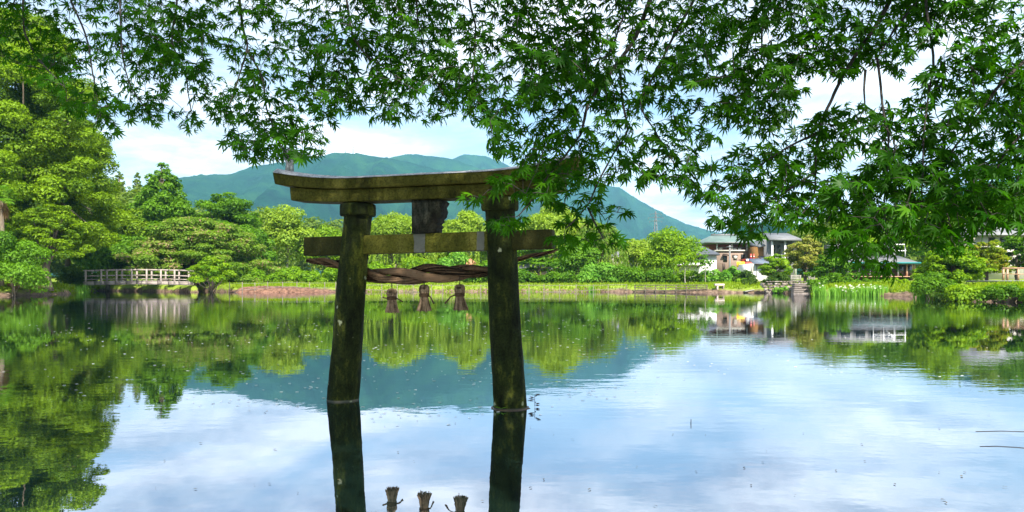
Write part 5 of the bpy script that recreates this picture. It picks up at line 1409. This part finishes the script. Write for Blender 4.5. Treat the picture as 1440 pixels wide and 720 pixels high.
# sprays: where the boughs carry leaves
def scatter(n, r_):
    x = r_.uniform(-420, 1880, n); y = r_.uniform(-330, 402, n); keep = np.zeros(n, bool)
    for c in COVER + BEYOND: keep |= inside(c, x, y)
    for c in HOLES: keep &= ~inside(c, x, y)
    return x[keep], y[keep]
X, Y = scatter(330000, r_)
sel = []; occ = {}
cell = 9.2
for x, y in zip(X, Y):
    kx, ky = int(x // cell), int(y // cell); ok = True
    for a in (-1, 0, 1):
        for b in (-1, 0, 1):
            for (u, v) in occ.get((kx + a, ky + b), ()):
                if (u - x) ** 2 + (v - y) ** 2 < cell * cell: ok = False; break
    if ok: occ.setdefault((kx, ky), []).append((x, y)); sel.append((x, y))
sel = np.array(sel)
thin = np.zeros(len(sel))
for poly, f in THIN: thin = np.maximum(thin, inside(poly, sel[:, 0], sel[:, 1]) * f)
for poly in BEYOND: thin = np.maximum(thin, inside(poly, sel[:, 0], sel[:, 1]) * .55)
clump = np.sin(sel[:, 0] * .055 + 1.3 * np.sin(sel[:, 1] * .05)) * np.sin(sel[:, 1] * .075 + sel[:, 0] * .021)
keep = r_.random(len(sel)) > np.clip(thin + .15 - .22 * clump, 0, .9)
sel = sel[keep]
S3 = [P(x, y, d + r_.normal(0, .10)) for x, y, d in zip(sel[:, 0], sel[:, 1], depth(sel[:, 0], sel[:, 1]))]
second = (r_.random(len(sel)) < .20) & (sel[:, 1] > -50) & (sel[:, 0] > -80) & (sel[:, 0] < 1510)                       # a second tier of sprays behind and before the first
for x, y in sel[second] + r_.normal(0, 4, (second.sum(), 2)):
    S3.append(P(x, y, d_of((x, y)) + r_.choice([-.20, .24, .40]) + r_.normal(0, .06)))
for poly, f in DENSE:
    mk = inside(poly, sel[:, 0], sel[:, 1]) & (r_.random(len(sel)) < f)
    for x, y in sel[mk] + r_.normal(0, 4, (mk.sum(), 2)): S3.append(P(x, y, d_of((x, y)) + r_.choice([-.28, .30, .5]) + r_.normal(0, .08)))
S3 = np.array(S3)
dist0 = np.array([np.min(((nodes - p) ** 2).sum(1)) for p in S3]); S3 = S3[np.argsort(dist0)]
OUTL = []
for a, L in ((0, 1.0), (38, .93), (80, .74), (124, .42)):
    OUTL.append((a, L))
def leaf_template():
    tips = [(0, 1.0), (36, .94), (74, .76), (118, .44)]
    half = []
    for q, (a, L) in enumerate(tips):
        w = 9.5 if q < 2 else 11
        if q > 0: half.append((a - w * 1.0, L * .56))
        half.append((a, L)) if q else half.append((0, 1.0))
        half.append((a + w, L * .56 if q else .58))
        if q < 3: half.append(((a + tips[q + 1][0]) / 2, .27 + .02 * (q == 0)))
    half.append((165, .10))
    right = [(L * math.sin(R(a)), L * math.cos(R(a))) for a, L in half]
    left = [(-x, y) for x, y in right[1:]][::-1]
    return np.array([(0, 0)] + right + left)
LT = leaf_template(); nl = len(LT)
LZ = -.42 * (LT ** 2).sum(1) + .06 * np.abs(LT[:, 0])
LF = np.array([(0, q, q % (nl - 1) + 1) for q in range(1, nl)])
def add_leaf(mb, p, d, n, s, tone, droop=1.0):
    d = nrm(d); sd_ = nrm(np.cross(d, n)); n = np.cross(sd_, d)
    v = p + sd_ * (LT[:, :1] * s) + d * (LT[:, 1:] * s) + n * (LZ[:, None] * s * droop)
    mb.add(v, LF, tone)
NB = [nodes]; OW = [owner]; allN = nodes.copy(); allO = owner.copy()
pend, pendo = [], []
UPV = np.array([0, 0, 1.0])
for si, p in enumerate(S3):
    if len(pend) > 60:
        allN = np.concatenate([allN, np.array(pend)]); allO = np.concatenate([allO, np.array(pendo)]); pend, pendo = [], []
    # prefer a node a little above and behind the spray, as boughs droop outward
    dd = p - allN; cost = (dd ** 2).sum(1) + .02 * np.maximum(0, dd[:, 2]) 
    i_ = int(np.argmin(cost)); a = allN[i_]; ow = int(allO[i_]); L = np.linalg.norm(p - a)
    mid = (a + p) / 2 + np.array([0, 0, .06 * L + .004]) + r_.normal(0, .004, 3)
    tw = np.array([a, mid, p]) if L > .05 else np.array([a, (a + p) / 2, p])
    bmesh_[ow].tube(tw, [.0019 if L > .09 else .0014, .0014, .0009], 4, cap=False)
    nsub = max(1, int(L / .05))
    for f in np.linspace(.4, 1, nsub + 1): pend.append(a * (1 - f) ** 2 + 2 * f * (1 - f) * mid + f * f * p); pendo.append(ow)
    d = p - mid; d = d + r_.normal(0, .25, 3) * np.linalg.norm(d); d[2] -= .12 * np.linalg.norm(d); d = nrm(d) if np.linalg.norm(d) > .002 else nrm(r_.normal(size=3))
    side = nrm(np.cross(d, UPV + r_.normal(0, .25, 3))); nk = r_.integers(3, 6)
    tone0 = r_.uniform(.15, .65)
    N0 = nrm(np.array([.35 * math.sin(p[0] * 5 + p[2] * 7) + r_.normal(0, .25), -.42 + .35 * math.sin(p[2] * 9 + p[0] * 3) + r_.normal(0, .3), .68 + r_.normal(0, .2)]))
    for k in range(nk):
        ang = (0, 1, -1, 1.4, -1.4)[k] * r_.uniform(.75, 1.2)
        dl = d * math.cos(ang) + side * math.sin(ang); pos = p - d * (0, .012, .012, .04, .04)[k] + dl * r_.uniform(.010, .024)
        dl = dl + np.array([0, 0, -.12 - .5 * r_.random() ** 2])
        n_ = nrm(N0 + r_.normal(0, .30, 3)); s_ = r_.uniform(.025, .046) * (1.06 if p[1] < 3 else 1)
        add_leaf(fol[ow], pos, dl, n_, s_, np.clip(tone0 + r_.normal(0, .15), 0, 1), r_.uniform(.4, 1.6))
        sd_ = side * .0006; fol[ow].add([p - d * (0, .012, .012, .04, .04)[k] - sd_, pos - sd_, pos + sd_, p - d * (0, .012, .012, .04, .04)[k] + sd_], [[0, 1, 2, 3]], .2)
for q in range(len(BR)):
    bo = bmesh_[q].build("branch", DARKTWIG, mt, TB)
    if fol[q].v: fol[q].build("foliage", LEAFM, bo, TB)
# unseen crown overhead, added and placed to shade the gate
m = MB(); tw = MB(); up_nodes = limb_pts[3]
cc_ = []
for q in range(2800):
    d = nrm(r_.normal(size=3)); d[2] = abs(d[2]) * 1.1 - .15; f = r_.random() ** .4
    c = np.array([.8, 1.1, 5.9]) + d * np.array([4.4, 3.4, 3.1]) * f
    if c[2] < CZ + .43 * max(c[1], 0) + .75: continue
    cc_.append(c)
for c in cc_:
    i_ = int(np.argmin(((up_nodes - c) ** 2).sum(1) - 0)); 
    if r_.random() < .10: a = up_nodes[min(i_, 36)]; tw.tube([a, (a + c) / 2 + [0, 0, .15], c], [.016, .01, .003], 4)
    for k in range(7):
        p = c + r_.normal(0, .13, 3) * [1, 1, .5]; add_leaf(m, p, r_.normal(size=3) * [1, 1, .3] + [0, 0, -.3], nrm(UPV + r_.normal(0, .4, 3)), r_.uniform(.06, .11), r_.uniform(.1, .9))
uo = tw.build("branch", DARKTWIG, limb_o[3], (0, 0, 0)); pass
m.build("crown", LEAFM, mt, TB)
